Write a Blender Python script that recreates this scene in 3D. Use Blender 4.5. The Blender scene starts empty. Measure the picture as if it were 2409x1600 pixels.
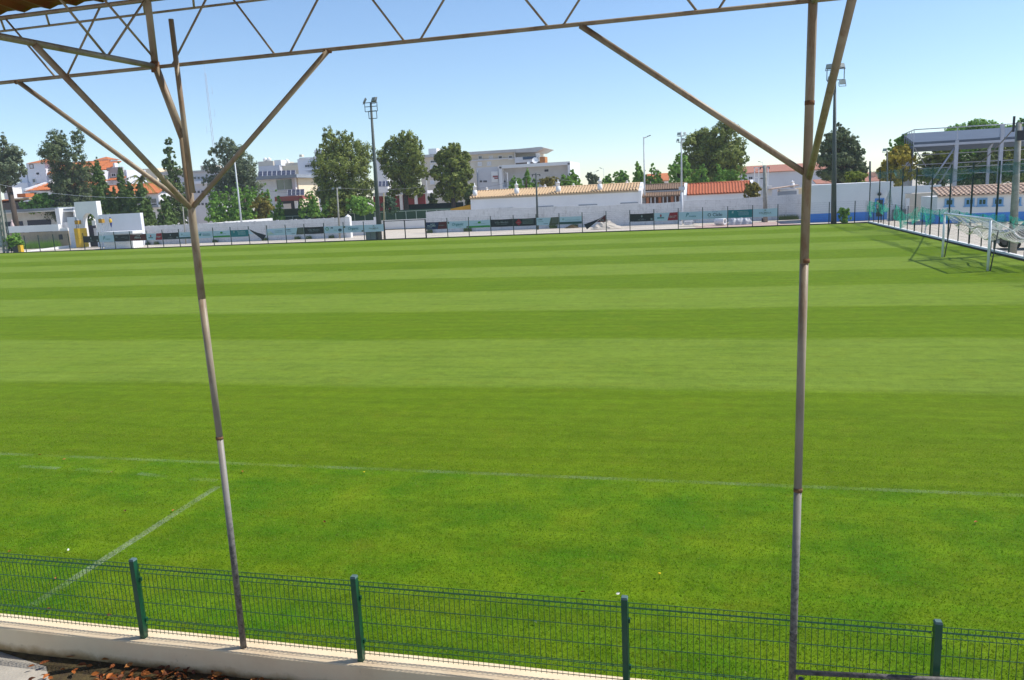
import bpy, math, random
import numpy as np
from mathutils import Vector, Matrix

sc = bpy.context.scene
# ------------------------------------------------------------------ camera
F_PX, PITCH, ROLL, YAW, CAM_H = 1835.27, math.radians(10.649), math.radians(-2.789), math.radians(-14.198), 4.855
W0, H0 = 2409.0, 1600.0
_fw = np.array([math.sin(YAW)*math.cos(PITCH), math.cos(YAW)*math.cos(PITCH), -math.sin(PITCH)])
_r0 = np.array([math.cos(YAW), -math.sin(YAW), 0.0]); _u0 = np.cross(_r0, _fw)
_r = _r0*math.cos(ROLL)+_u0*math.sin(ROLL); _u = -_r0*math.sin(ROLL)+_u0*math.cos(ROLL)
CAM = np.array([0.0, 0.0, CAM_H])
cd = bpy.data.cameras.new("camera"); cam = bpy.data.objects.new("camera", cd); sc.collection.objects.link(cam)
cd.sensor_width = 36.0; cd.lens = 36.0*F_PX/W0; cd.clip_start = 0.1; cd.clip_end = 6000
M = Matrix(((_r[0], _u[0], -_fw[0], 0), (_r[1], _u[1], -_fw[1], 0), (_r[2], _u[2], -_fw[2], CAM_H), (0, 0, 0, 1)))
cam.matrix_world = M
sc.camera = cam
# ------------------------------------------------------------------ sky and sun
SUN_EL = math.radians(50.0); SUN_AZ = math.atan2(0.355, 0.935)      # direction towards the sun: right and a little beyond
sd = Vector((math.cos(SUN_EL)*math.cos(SUN_AZ), math.cos(SUN_EL)*math.sin(SUN_AZ), math.sin(SUN_EL)))
w = bpy.data.worlds.new("World"); sc.world = w; w.use_nodes = True
nt = w.node_tree; bg = nt.nodes["Background"]
sky = nt.nodes.new("ShaderNodeTexSky"); sky.sky_type = 'NISHITA'; sky.sun_disc = False
sky.sun_elevation = SUN_EL; sky.sun_rotation = math.pi/2 - SUN_AZ
sky.altitude = 0; sky.air_density = 1.0; sky.dust_density = 0.1; sky.ozone_density = 5.5
nt.links.new(sky.outputs[0], bg.inputs[0]); bg.inputs[1].default_value = 0.128
sl = bpy.data.lights.new("sun", 'SUN'); sl.energy = 4.0; sl.angle = math.radians(0.53); sl.color = (1.0, 0.955, 0.88)
so = bpy.data.objects.new("sun", sl); sc.collection.objects.link(so)
so.rotation_euler = sd.to_track_quat('Z', 'Y').to_euler(); so.location = (60, 40, 80)
sc.view_settings.view_transform = 'Standard'; sc.view_settings.look = 'None'
sc.view_settings.exposure = 0.44; sc.view_settings.gamma = 1.0
sc.render.engine = 'CYCLES'; sc.cycles.max_bounces = 8; sc.cycles.transparent_max_bounces = 24
sc.cycles.use_denoising = True

# ------------------------------------------------------------------ sight lines of the photograph -> places in the world
def ray(x, y): return _fw*F_PX + _r*(x-W0/2) - _u*(y-H0/2)
def at(x, y, Y):
    d = ray(x, y); return CAM + d*(Y/d[1])
def atx(x, y, X):
    d = ray(x, y); return CAM + d*(X/d[0])
def gnd(x, y, z=0.0):
    d = ray(x, y); return CAM + d*((z-CAM_H)/d[2])
_cx = [0, 420, 760, 980, 1400, 1800, 2000, 2076, 2200, 2409]; _cy = [-6, -.75, 3.5, 5.7, 4.5, 0, -4, -5, -3, -2]
def fa(x, y, Y): return at(x, y+float(np.interp(x, _cx, _cy)), Y)     # the lens bows the far touchline a little
def fX(x, y, Y): return float(fa(x, y, Y)[0])
def fZ(x, y, Y): return float(fa(x, y, Y)[2])
def mpp(x, y, Y): return float(np.linalg.norm(fa(x, y, Y)-CAM)*np.dot(ray(x, y)/np.linalg.norm(ray(x, y)), _fw)/F_PX)   # metres per pixel

# ------------------------------------------------------------------ materials
MATS = {}
def nodes(name):
    m = bpy.data.materials.new(name); m.use_nodes = True
    n = m.node_tree; p = n.nodes["Principled BSDF"]; MATS[name] = m
    return m, n, p
def N(n, t, **k):
    o = n.nodes.new(t)
    for a, b in k.items(): setattr(o, a, b)
    return o
def noise(n, scale, detail=4, rough=.6, vec=None, sc3=None):
    t = N(n, "ShaderNodeTexNoise"); t.inputs["Scale"].default_value = scale; t.inputs["Detail"].default_value = detail; t.inputs["Roughness"].default_value = rough
    g = N(n, "ShaderNodeNewGeometry"); src = g.outputs["Position"]
    if sc3 is not None:
        mp = N(n, "ShaderNodeVectorMath", operation='MULTIPLY'); mp.inputs[1].default_value = sc3; n.links.new(src, mp.inputs[0]); src = mp.outputs[0]
    n.links.new(src, t.inputs["Vector"]); return t.outputs["Fac"]
def ramp(n, fac, stops):
    r = N(n, "ShaderNodeValToRGB"); e = r.color_ramp.elements
    while len(e) < len(stops): e.new(.5)
    for i, (p, c) in enumerate(stops):
        e[i].position = p; e[i].color = (c[0], c[1], c[2], 1) if not isinstance(c, (int, float)) else (c, c, c, 1)
    n.links.new(fac, r.inputs[0]); return r.outputs[0]
def mix(n, fac, a, b, mode='MIX'):
    x = N(n, "ShaderNodeMix", data_type='RGBA', blend_type=mode)
    for s, v in ((0, fac), (6, a), (7, b)):
        if hasattr(v, "is_linked") or hasattr(v, "links"): n.links.new(v, x.inputs[s])
        elif isinstance(v, (int, float)): x.inputs[s].default_value = v
        else: x.inputs[s].default_value = (v[0], v[1], v[2], 1)
    return x.outputs[2]
def math_(n, op, a, b=0.0, c=0.0):
    x = N(n, "ShaderNodeMath", operation=op)
    for i, v in enumerate((a, b, c)):
        if hasattr(v, "links"): n.links.new(v, x.inputs[i])
        else: x.inputs[i].default_value = v
    return x.outputs[0]
def bump(n, p, h, strength=.4, dist=.02):
    b = N(n, "ShaderNodeBump"); b.inputs["Strength"].default_value = strength; b.inputs["Distance"].default_value = dist
    n.links.new(h, b.inputs["Height"]); n.links.new(b.outputs[0], p.inputs["Normal"])
def pm(name, c, c2=None, scale=3.0, rough=.8, bmp=0.0, bscale=None, metal=0.0, spec=.3, lo=.35, hi=.65, sc3=None, bdist=.02):
    if name in MATS: return MATS[name]
    m, n, p = nodes(name)
    p.inputs["Roughness"].default_value = rough; p.inputs["Metallic"].default_value = metal; p.inputs["Specular IOR Level"].default_value = spec
    if c2 is None: c2 = tuple(v*.82 for v in c)
    f = noise(n, scale, 5, .65, sc3=sc3)
    n.links.new(ramp(n, f, [(lo, c), (hi, c2)]), p.inputs["Base Color"])
    if bmp: bump(n, p, noise(n, bscale or scale*6, 4, .6), bmp, bdist)
    return m

# ------------------------------------------------------------------ mesh helpers
COL = sc.collection
class MB:
    def __init__(s): s.v = []; s.f = []; s.sm = []
    def add(s, vs, fs, smooth=False):
        o = len(s.v); s.v += [tuple(map(float, q)) for q in vs]
        for q in fs: s.f.append(tuple(i+o for i in q)); s.sm.append(smooth)
        return s
    def box(s, x0, x1, y0, y1, z0, z1):
        if x0 > x1: x0, x1 = x1, x0
        if y0 > y1: y0, y1 = y1, y0
        if z0 > z1: z0, z1 = z1, z0
        return s.add([(x0,y0,z0),(x1,y0,z0),(x1,y1,z0),(x0,y1,z0),(x0,y0,z1),(x1,y0,z1),(x1,y1,z1),(x0,y1,z1)],
            [(0,3,2,1),(4,5,6,7),(0,1,5,4),(1,2,6,5),(2,3,7,6),(3,0,4,7)])
    def quad(s, a, b, c, d): return s.add([a, b, c, d], [(0,1,2,3)])
    def slab(s, pts, dv):                       # polygon pushed along dv, closed
        n = len(pts); q = [tuple(np.array(p)+np.array(dv)) for p in pts]
        return s.add(list(pts)+q, [tuple(range(n)), tuple(range(2*n-1, n-1, -1))]+[(i, i+n, (i+1) % n+n, (i+1) % n) for i in range(n)])
    def tube(s, a, b, r0, r1=None, n=8, caps=True):
        r1 = r0 if r1 is None else r1
        a = Vector(a); b = Vector(b); d = (b-a)
        if d.length < 1e-6: return s
        d.normalize(); u = d.orthogonal().normalized(); v = d.cross(u)
        vs = []
        for p, r in ((a, r0), (b, r1)):
            for i in range(n):
                t = 2*math.pi*i/n; vs.append(p+u*(r*math.cos(t))+v*(r*math.sin(t)))
        s.add(vs, [(i, (i+1) % n, (i+1) % n+n, i+n) for i in range(n)], n > 5)
        if caps: o = len(s.v)-2*n; s.f += [tuple(o+n-1-i for i in range(n)), tuple(o+n+i for i in range(n))]; s.sm += [False, False]
        return s
    def path(s, pts, r, n=6):
        for a, b in zip(pts[:-1], pts[1:]): s.tube(a, b, r, r, n, True)
        return s
    def lathe(s, c, prof, n=12):
        vs = []; k = len(prof)
        for r, z in prof:
            for i in range(n):
                t = 2*math.pi*i/n; vs.append((c[0]+r*math.cos(t), c[1]+r*math.sin(t), c[2]+z))
        fs = [(j*n+i, j*n+(i+1) % n, (j+1)*n+(i+1) % n, (j+1)*n+i) for j in range(k-1) for i in range(n)]
        s.add(vs, fs, True); o = len(s.v)-n*k
        s.f += [tuple(o+n-1-i for i in range(n)), tuple(o+(k-1)*n+i for i in range(n))]; s.sm += [False, False]
        return s
    def mesh(s, name, off=(0,0,0)):
        me = bpy.data.meshes.new(name)
        me.from_pydata([(a-off[0], b-off[1], c-off[2]) for a, b, c in s.v], [], s.f)
        me.polygons.foreach_set("use_smooth", s.sm); me.update(); return me
    def build(s, name, mat, parent=None):
        off = tuple(parent["_o"]) if parent is not None else (0, 0, 0)
        o = bpy.data.objects.new(name, s.mesh(name, off)); COL.objects.link(o); o.data.materials.append(mat)
        if parent is not None: o.parent = parent; o["_o"] = off
        return o
def tag(o, label, cat, group=None, kind=None):
    if label: o["label"] = label
    if cat: o["category"] = cat
    if group: o["group"] = group
    if kind: o["kind"] = kind
    return o
def thing(name, label, cat, loc, group=None):
    o = bpy.data.objects.new(name, None); COL.objects.link(o); o.location = loc; o["_o"] = tuple(float(v) for v in loc); o.empty_display_size = .3
    return tag(o, label, cat, group)
def struct(o): o["kind"] = "structure"; return o
def settle(mb, name, mat, label, cat, group=None):    # a thing that is one mesh, origin at its base
    v = np.array(mb.v); off = (float(v[:,0].mean()), float(v[:,1].mean()), float(v[:,2].min()))
    o = bpy.data.objects.new(name, mb.mesh(name, off)); COL.objects.link(o); o.location = off; o["_o"] = off; o.data.materials.append(mat)
    return tag(o, label, cat, group)
def big_mesh(name, V, Fq):          # numpy quads/tris -> mesh
    me = bpy.data.meshes.new(name); k = Fq.shape[1]
    me.vertices.add(len(V)); me.vertices.foreach_set("co", V.astype(np.float32).ravel())
    me.loops.add(Fq.size); me.loops.foreach_set("vertex_index", Fq.astype(np.int32).ravel())
    me.polygons.add(len(Fq)); me.polygons.foreach_set("loop_start", np.arange(0, Fq.size, k, dtype=np.int32)); me.polygons.foreach_set("loop_total", np.full(len(Fq), k, dtype=np.int32))
    me.update(); me.validate(); return me
_fonts = {}
def lettering(text, X, Z, Y, height, mat, parent, width=None, shear=0.0, name="lettering", space=1.0, rot=0.0):
    cu = bpy.data.curves.new(name, 'FONT'); cu.body = text; cu.size = 1.0; cu.align_x = 'CENTER'; cu.align_y = 'CENTER'; cu.shear = shear; cu.space_character = space; cu.resolution_u = 2; cu.offset = .008
    ob = bpy.data.objects.new(name, cu); COL.objects.link(ob)
    dg = bpy.context.evaluated_depsgraph_get(); me = bpy.data.meshes.new_from_object(ob.evaluated_get(dg)); bpy.data.objects.remove(ob)
    co = np.zeros(len(me.vertices)*3, np.float32); me.vertices.foreach_get("co", co); co = co.reshape(-1, 3)
    w_ = co[:,0].max()-co[:,0].min(); h_ = co[:,1].max()-co[:,1].min(); k = height/max(h_, 1e-3); kx = k if width is None else width/max(w_, 1e-3)
    x = (co[:,0]-(co[:,0].max()+co[:,0].min())/2)*kx; z = (co[:,1]-(co[:,1].max()+co[:,1].min())/2)*k
    x, z = x*math.cos(rot)-z*math.sin(rot), x*math.sin(rot)+z*math.cos(rot)
    off = parent["_o"]; out = np.stack([x+X-off[0], np.full_like(x, Y-off[1]), z+Z-off[2]], 1)
    me.vertices.foreach_set("co", out.astype(np.float32).ravel()); me.update()
    o = bpy.data.objects.new(name, me); COL.objects.link(o); o.parent = parent; me.materials.clear(); me.materials.append(mat); o["_o"] = off
    return o
# ------------------------------------------------------------------ setting: ground, pitch, markings
def grass_material():
    m, n, p = nodes("mown_grass")
    g = N(n, "ShaderNodeNewGeometry"); sx = N(n, "ShaderNodeSeparateXYZ"); n.links.new(g.outputs["Position"], sx.inputs[0]); Y = sx.outputs[1]; X = sx.outputs[0]
    wob = math_(n, 'MULTIPLY', math_(n, 'SUBTRACT', noise(n, .12, 2), .5), .9)
    ph = math_(n, 'MULTIPLY', math_(n, 'ADD', math_(n, 'SUBTRACT', Y, 18.7), wob), math.pi/6.45)
    st = math_(n, 'MULTIPLY', math_(n, 'SINE', ph), 4.0); st = math_(n, 'ADD', st, .5)
    st = N(n, "ShaderNodeClamp"); n.links.new(n.nodes[-2].outputs[0], st.inputs[0]); st = st.outputs[0]
    mr = N(n, "ShaderNodeMapRange"); n.links.new(math_(n, 'ADD', Y, math_(n, 'MULTIPLY', wob, .25)), mr.inputs[0]); mr.inputs[1].default_value = 12.45; mr.inputs[2].default_value = 12.8
    inside = mr.outputs[0]
    st = math_(n, 'MULTIPLY', st, inside)
    # turf beside the touchline greener and longer, mown turf olive, light stripes: sheen of leaning blades painted into the colour
    inn = mix(n, st, (.110, .182, .0060), (.162, .238, .0270))
    side = mix(n, ramp(n, noise(n, .75, 5, .65), [(.36, 0), (.62, 1)]), (.066, .172, .0060), (.134, .224, .0080))
    base = mix(n, inside, side, inn)
    streak = noise(n, 1.0, 3, .6, sc3=(.12, 2.6, 1)); base = mix(n, math_(n, 'MULTIPLY', ramp(n, streak, [(.35, 0), (.7, 1)]), .24), base, (.170, .215, .012))
    pat = noise(n, .33, 4, .6); base = mix(n, math_(n, 'MULTIPLY', ramp(n, pat, [(.48, 0), (.72, 1)]), .30), base, (.075, .150, .006))
    yel = noise(n, .9, 6, .7); base = mix(n, math_(n, 'MULTIPLY', ramp(n, yel, [(.55, 0), (.78, 1)]), .55), base, (.175, .205, .014))
    fr_ = noise(n, 2.6, 9, .84); base = mix(n, 1.0, base, ramp(n, fr_, [(.34, .80), (.5, 1.0), (.66, 1.22)]), 'MULTIPLY')
    st2 = noise(n, 1.0, 6, .75, sc3=(.22, 2.4, 1)); base = mix(n, 1.0, base, ramp(n, st2, [(.36, .88), (.5, 1.0), (.64, 1.12)]), 'MULTIPLY')
    dry = noise(n, 7.0, 4, .7); base = mix(n, math_(n, 'MULTIPLY', ramp(n, dry, [(.60, 0), (.8, 1)]), .35), base, (.21, .18, .025))
    tuft = noise(n, 26.0, 5, .75); base = mix(n, 1.0, base, ramp(n, tuft, [(.28, .72), (.5, 1.0), (.74, 1.36)]), 'MULTIPLY')
    fine = noise(n, 95.0, 3, .8); base = mix(n, 1.0, base, ramp(n, fine, [(.28, .74), (.5, 1.0), (.74, 1.34)]), 'MULTIPLY')
    n.links.new(base, p.inputs["Base Color"]); p.inputs["Roughness"].default_value = .62; p.inputs["Specular IOR Level"].default_value = .02
    bump(n, p, math_(n, 'ADD', math_(n, 'MULTIPLY', tuft, 1.4), fine), .55, .03)
    return m
GRASS = grass_material()
def sand_material():
    m, n, p = nodes("pale_sandy_ground")
    a = ramp(n, noise(n, .25, 5, .6), [(.3, (.52, .45, .36)), (.55, (.60, .53, .44)), (.75, (.44, .38, .30))])
    b = ramp(n, noise(n, 6, 6, .7), [(.3, .78), (.6, 1.0), (.8, 1.1)])
    n.links.new(mix(n, 1.0, a, b, 'MULTIPLY'), p.inputs["Base Color"]); p.inputs["Roughness"].default_value = .95
    bump(n, p, noise(n, 14, 5, .7), .5, .03); return m
SAND = sand_material()
ground = MB().quad((-900, -60, -.03), (900, -60, -.03), (900, 2600, -.03), (-900, 2600, -.03)).build("ground", SAND); struct(ground)
pitch = MB()
xs = np.linspace(-125, 16.45, 40); ys = np.linspace(6.66, 89.15, 24)
for i in range(39):
    for j in range(23): pitch.quad((xs[i], ys[j], 0), (xs[i+1], ys[j], 0), (xs[i+1], ys[j+1], 0), (xs[i], ys[j+1], 0))
pitch = pitch.build("grass_pitch", GRASS); struct(pitch)
def marking(name, pts, wdt, fade):
    m, n, p = nodes("faded_line_paint_"+name); p.inputs["Base Color"].default_value = (.62, .66, .56, 1); p.inputs["Roughness"].default_value = .9
    tr = N(n, "ShaderNodeBsdfTransparent"); mx = N(n, "ShaderNodeMixShader"); out = n.nodes["Material Output"]
    f = math_(n, 'MULTIPLY', ramp(n, noise(n, 45, 4, .8), [(.38, 0), (.66, 1)]), ramp(n, noise(n, .8, 3), [(.36, fade*.12), (.60, fade)]))
    n.links.new(f, mx.inputs[0]); n.links.new(tr.outputs[0], mx.inputs[1]); n.links.new(p.outputs[0], mx.inputs[2]); n.links.new(mx.outputs[0], out.inputs[0])
    b = MB()
    for a, c in pts:
        a = Vector((a[0], a[1], .004)); c = Vector((c[0], c[1], .004)); d = (c-a).normalized(); s = Vector((-d.y, d.x, 0))*wdt/2
        b.quad(a-s, c-s, c+s, a+s)
    return struct(b.build(name, m))
marking("touchline", [((-60, 12.6), (14.5, 12.6))], .13, .17)
_t0 = gnd(75, 1425); _t1 = gnd(512, 1145)
_xt = (_t0[0]+_t1[0])/2
marking("technical_area_line", [((_t0[0], _t0[1]), (_t1[0], _t1[1]))], .14, .40)
_d = []
for a, b in (((48, 1097), (140, 1102)), ((180, 1104), (265, 1110)), ((325, 1114), (395, 1122)), ((448, 1127), (510, 1131))):
    _d.append((gnd(*a)[:2], gnd(*b)[:2]))
marking("technical_area_dashes", _d, .13, .24)

# blades of grass standing close to the camera
rng = np.random.default_rng(4)
def blades(n, x0, x1, y0, y1, h, seed):
    r = np.random.default_rng(seed)
    y = y0+(y1-y0)*r.random(n)**1.25; x = x0+(x1-x0)*r.random(n)
    keep = (x > -1.35*y-1.5) & (x < .62*y+3.2) & ((r.random(n) < np.clip((17.0-y)/9.0, 0, 1)) | (n < 100)); x, y = x[keep], y[keep]; n = len(x)
    a = r.random(n)*2*math.pi; lean = r.random(n)*.9; hh = h*(.5+.8*r.random(n)); wd = .0045+.004*r.random(n)
    ux, uy = np.cos(a), np.sin(a); b = a+r.normal(0, 1, n)
    V = np.zeros((n, 3, 3)); V[:,0] = np.stack([x-ux*wd, y-uy*wd, np.full(n, .001)], 1); V[:,1] = np.stack([x+ux*wd, y+uy*wd, np.full(n, .001)], 1)
    V[:,2] = np.stack([x+np.cos(b)*hh*lean, y+np.sin(b)*hh*lean, hh*np.sqrt(np.clip(1-lean*lean*.7, .2, 1))], 1)
    return V.reshape(-1, 3), np.arange(3*n).reshape(-1, 3)
def blade_material():
    m, n, p = nodes("grass_blade")
    g = N(n, "ShaderNodeNewGeometry"); ri = g.outputs["Random Per Island"]
    c = ramp(n, ri, [(0, (.085, .215, .010)), (.45, (.125, .275, .012)), (.8, (.18, .32, .018)), (1, (.32, .30, .08))])
    c = mix(n, math_(n, 'MULTIPLY', ramp(n, noise(n, .75, 5, .65), [(.36, 0), (.62, 1)]), .6), c, (.19, .30, .012))
    c = mix(n, math_(n, 'MULTIPLY', ramp(n, noise(n, .9, 6, .7), [(.52, 0), (.70, 1)]), .6), c, (.29, .33, .02))
    c = mix(n, math_(n, 'MULTIPLY', ramp(n, noise(n, 7.0, 4, .7), [(.60, 0), (.8, 1)]), .4), c, (.30, .24, .08))
    n.links.new(c, p.inputs["Base Color"]); p.inputs["Roughness"].default_value = .5; p.inputs["Specular IOR Level"].default_value = .25
    tl = N(n, "ShaderNodeBsdfTranslucent"); n.links.new(c, tl.inputs[0]); ad = N(n, "ShaderNodeMixShader"); ad.inputs[0].default_value = .42
    n.links.new(p.outputs[0], ad.inputs[1]); n.links.new(tl.outputs[0], ad.inputs[2]); n.links.new(ad.outputs[0], n.nodes["Material Output"].inputs[0]); return m
V, Fq = blades(560000, -24, 12.5, 6.72, 17, .021, 11)
_rt = np.random.default_rng(21); _tv = []                     # longer grass the mower misses along the wall
for k in range(150):
    tx = -12+.135*k+.08*_rt.random(); v, _f = blades(46, tx-.10, tx+.10, 6.705, 6.80, .05+.05*_rt.random(), 2900+k); _tv.append(v)
V = np.concatenate([V]+_tv); Fq = np.arange(len(V)).reshape(-1, 3)
me = big_mesh("grass_blades", V, Fq); go = bpy.data.objects.new("grass_blades", me); COL.objects.link(go); me.materials.append(blade_material())
tag(go, "short green grass blades on the near side of the pitch", "grass", kind="stuff")

# ------------------------------------------------------------------ near side: plastered wall, wire fence, leaves
def plaster_near():
    m, n, p = nodes("weathered_bounce_tinted_plaster")
    g = N(n, "ShaderNodeNewGeometry"); sx = N(n, "ShaderNodeSeparateXYZ"); n.links.new(g.outputs["Position"], sx.inputs[0])
    c = ramp(n, noise(n, 1.6, 6, .65), [(.3, (.83, .67, .45)), (.6, (.77, .59, .38)), (.8, (.62, .45, .28))])  # tan base carries the warm bounce light of the shaded white face
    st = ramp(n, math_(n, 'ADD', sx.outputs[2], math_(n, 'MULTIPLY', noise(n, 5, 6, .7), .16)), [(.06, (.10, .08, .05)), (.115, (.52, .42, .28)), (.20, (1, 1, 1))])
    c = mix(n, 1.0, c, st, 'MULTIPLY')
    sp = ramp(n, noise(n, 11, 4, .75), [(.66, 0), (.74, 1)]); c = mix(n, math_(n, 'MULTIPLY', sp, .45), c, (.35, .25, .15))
    n.links.new(c, p.inputs["Base Color"]); p.inputs["Roughness"].default_value = .9; bump(n, p, noise(n, 18, 5, .7), .35, .01); return m
CONC = pm("grey_concrete_slab", (.50, .46, .39), (.36, .33, .28), 2.2, .92, .4, 30)
WT = .30
b = MB(); xs = np.linspace(-14, 9, 60)
for i in range(59):
    z = WT+.004*math.sin(i*.9); z2 = WT+.004*math.sin((i+1)*.9); f0 = 6.43+.006*math.sin(i*1.7); f1 = 6.43+.006*math.sin((i+1)*1.7)
    b.add([(xs[i], f0, -.05), (xs[i+1], f1, -.05), (xs[i+1], f1, z2-.015), (xs[i], f0, z-.015), (xs[i], f0+.012, z), (xs[i+1], f1+.012, z2), (xs[i+1], 6.69, z2), (xs[i], 6.69, z), (xs[i], 6.70, -.05), (xs[i+1], 6.70, -.05)],
          [(0,1,2,3), (3,2,5,4), (4,5,6,7), (7,6,9,8)])
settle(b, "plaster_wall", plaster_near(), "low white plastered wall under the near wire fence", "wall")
b = MB()
xs = np.linspace(-16, 10, 14); ys2 = np.linspace(-5, 6.44, 7)
for i in range(13):
    for j in range(6): b.quad((xs[i], ys2[j], -.012), (xs[i+1], ys2[j], -.012), (xs[i+1], ys2[j+1], -.012), (xs[i], ys2[j+1], -.012))
struct(b.build("pavement", CONC))
# leaf litter and soil against the wall
soil = pm("damp_leaf_soil", (.055, .038, .022), (.10, .075, .03), 9, .95, .8, 40)
b = MB(); k = 40
for i in range(k):
    x0 = -12+i*.45; x1 = x0+.45; e0 = 6.44-.13-.10*math.sin(i*1.3)-(.42 if x0 > -6.9 else 0)-.1*math.sin(i*.5); e1 = 6.44-.13-.10*math.sin((i+1)*1.3)-(.42 if x1 > -6.9 else 0)-.1*math.sin((i+1)*.5)
    b.quad((x0, e0, -.008), (x1, e1, -.008), (x1, 6.435, .012), (x0, 6.435, .012))
o = b.build("soil_strip", soil); struct(o)
LEAFC = []
for i, c in enumerate(((.42, .13, .025), (.30, .085, .02), (.50, .20, .05), (.20, .07, .03))): LEAFC.append(pm("dry_leaf_%s" % "abcd"[i], c, tuple(v*.6 for v in c), 30, .7))
def leaf_mesh(mb, c, s, a, tilt, curl):
    R = Matrix.Rotation(a, 3, 'Z') @ Matrix.Rotation(tilt, 3, 'X')
    pts = [(-1, 0, 0), (-.45, .42, curl), (.2, .48, curl*1.2), (1, 0, curl*.4), (.2, -.48, curl*1.2), (-.45, -.42, curl), (-.3, 0, 0), (.3, 0, 0)]
    vs = [Vector(c)+R @ Vector((p[0]*s, p[1]*s, p[2]*s)) for p in pts]
    mb.add(vs, [(0, 6, 1), (1, 6, 7, 2), (2, 7, 3), (0, 5, 6), (5, 4, 7, 6), (4, 3, 7)])
rnd = random.Random(3)
b = MB()
for i in range(900):
    x = rnd.uniform(-7.2, -3.4); y = 6.42-abs(rnd.gauss(0, .26))
    if x < -6.25 and rnd.random() < .85: continue
    if y < 5.6 or (y > 6.22 and rnd.random() < .7): continue
    leaf_mesh(b, (x, y, .012+rnd.random()*.05), rnd.uniform(.03, .055), rnd.uniform(0, 6.28), rnd.gauss(0, .5), rnd.uniform(.05, .5))
o = b.build("fallen_leaves", LEAFC[0]); [o.data.materials.append(q) for q in LEAFC[1:]]
idx = [rnd.choices((0, 1, 2, 3), (5, 3, 2, 3))[0] for _ in range(len(o.data.polygons)//6)]
o.data.polygons.foreach_set("material_index", [q for q in idx for _ in range(6)]); tag(o, "heap of orange fallen leaves against the low white wall", "leaves", kind="stuff")
LP = [((24, 1301), "orange fallen leaf on the grass at the left edge, just behind the fence top", 0), ((133, 1365), "curled orange leaf on the grass beside the slanting white line", 0), ((257, 1453), "orange leaf lying at the foot of the leftmost fence post", 0), ((115, 1438), "tiny brown leaf at the lower end of the slanting line", 1),
      ((764, 1232), "lone brown leaf in the grass right of the left pole", 1), ((295, 1206), "dark brown leaf in the grass between the dashes and the slanting line", 3), ((408, 1205), "small orange leaf on the slanting white line", 0), ((264, 1114), "orange leaf lying on the second dash", 2), ((152, 1084), "pale leaf between the touchline and the dashes at left", 2), ((571, 1113), "orange leaf just right of the left pole near the touchline", 0),
      ((2296, 1233), "small orange leaf in the grass at the far right", 0), ((1371, 1398), "small red leaf just left of the middle fence post top", 1), ((94, 1073), "orange leaf just below the touchline at left", 0)]
for (px, lab, mi) in LP:
    c = gnd(*px); b = MB(); leaf_mesh(b, (c[0], c[1], .03), .036, rnd.uniform(0, 6), rnd.gauss(0, .35), .35); settle(b, "fallen_leaf", LEAFC[mi], lab, "leaf", "single leaves on the grass")
white = pm("white_petal", (.8, .8, .76))
for px, lab in (((1454, 1403), "white feather standing in the grass above the middle fence post"), ((1260, 1471), "small white scrap in the grass behind the fence, right of centre"), ((161, 1299), "small white scrap on the grass at left")):
    c = gnd(*px); b = MB(); leaf_mesh(b, (c[0], c[1], .04), .03, rnd.uniform(0, 6), 1.1, .2); settle(b, "paper_scrap", white, lab, "litter")
yl = pm("yellow_petal", (.75, .55, .02))
for px, lab in (((1551, 1361), "yellow dandelion above the fence at right of centre"), ((857, 1119), "yellow dandelion by the touchline left of centre")):
    c = gnd(*px); r = thing("dandelion", lab, "flower", (c[0], c[1], 0)); MB().tube((c[0], c[1], 0), (c[0], c[1], .06), .003, n=5).build("stem", pm("stem_green", (.08, .2, .02)), r)
    MB().lathe((c[0], c[1], .06), [(.004, 0), (.018, .008), (.021, .014), (.008, .018)], 10).build("flower_head", yl, r)

# ---- the near wire fence
FG = pm("fence_green_paint", (.009, .085, .042), (.008, .065, .033), 6, .38, spec=.5)
FX = [-8.50, -5.94, -3.38, -.72, 1.86, 4.45, 7.05]
NY = 6.53
fr = thing("wire_fence", "green wire mesh fence on the low white wall in front", "fence", (-2, NY, WT))
ZT = 1.19
for x in FX:
    p_ = MB().box(x-.028, x+.028, NY-.03, NY+.03, WT-.02, ZT+.01).build("post", FG, fr)
    MB().add([(x-.031, NY-.033, ZT+.01), (x+.031, NY-.033, ZT+.01), (x+.031, NY+.033, ZT+.01), (x-.031, NY+.033, ZT+.01), (x-.024, NY-.026, ZT+.03), (x+.024, NY-.026, ZT+.03), (x+.024, NY+.026, ZT+.03), (x-.024, NY+.026, ZT+.03)],
             [(0,1,5,4), (1,2,6,5), (2,3,7,6), (3,0,4,7), (4,5,6,7)]).build("cap", pm("cap_grey_green", (.10, .17, .17)), p_)
    for z in (.5, .97): MB().box(x+.029, x+.045, NY+.012, NY+.045, z-.02, z+.02).build("clamp", FG, p_)
def near_panel(x0, x1):
    h = MB(); v = MB(); yb = NY+.034
    prof = [(.36, 0), (.44, 0), (.475, .03), (.51, 0), (.98, 0), (1.03, 0), (1.065, .035), (1.10, 0), (1.155, 0)]
    for z, dy in ((.36, 0), (.44, 0), (.475, .03), (.51, 0), (.70, 0), (.885, 0), (1.045, 0), (1.072, .035), (1.10, 0), (1.145, 0)): h.tube((x0, yb+dy-.004, z), (x1, yb+dy-.004, z), .0036, n=4, caps=False)
    k = int((x1-x0)/.052)
    for i in range(k+1):
        x = x0+(x1-x0)*i/k
        pts = [(x, yb, .34), (x, yb, .44), (x, yb+.03, .475), (x, yb, .51), (x, yb, 1.045), (x, yb+.035, 1.072), (x, yb, 1.10), (x, yb, 1.147)]
        for a, c in zip(pts[:-1], pts[1:]): v.tube(a, c, .0030, n=4, caps=False)
    pn = h.build("wire_panel", FG, fr); v.build("vertical_wires", FG, pn)
for a, c in zip(FX[:-1], FX[1:]): near_panel(a+.03, c-.03)
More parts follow.
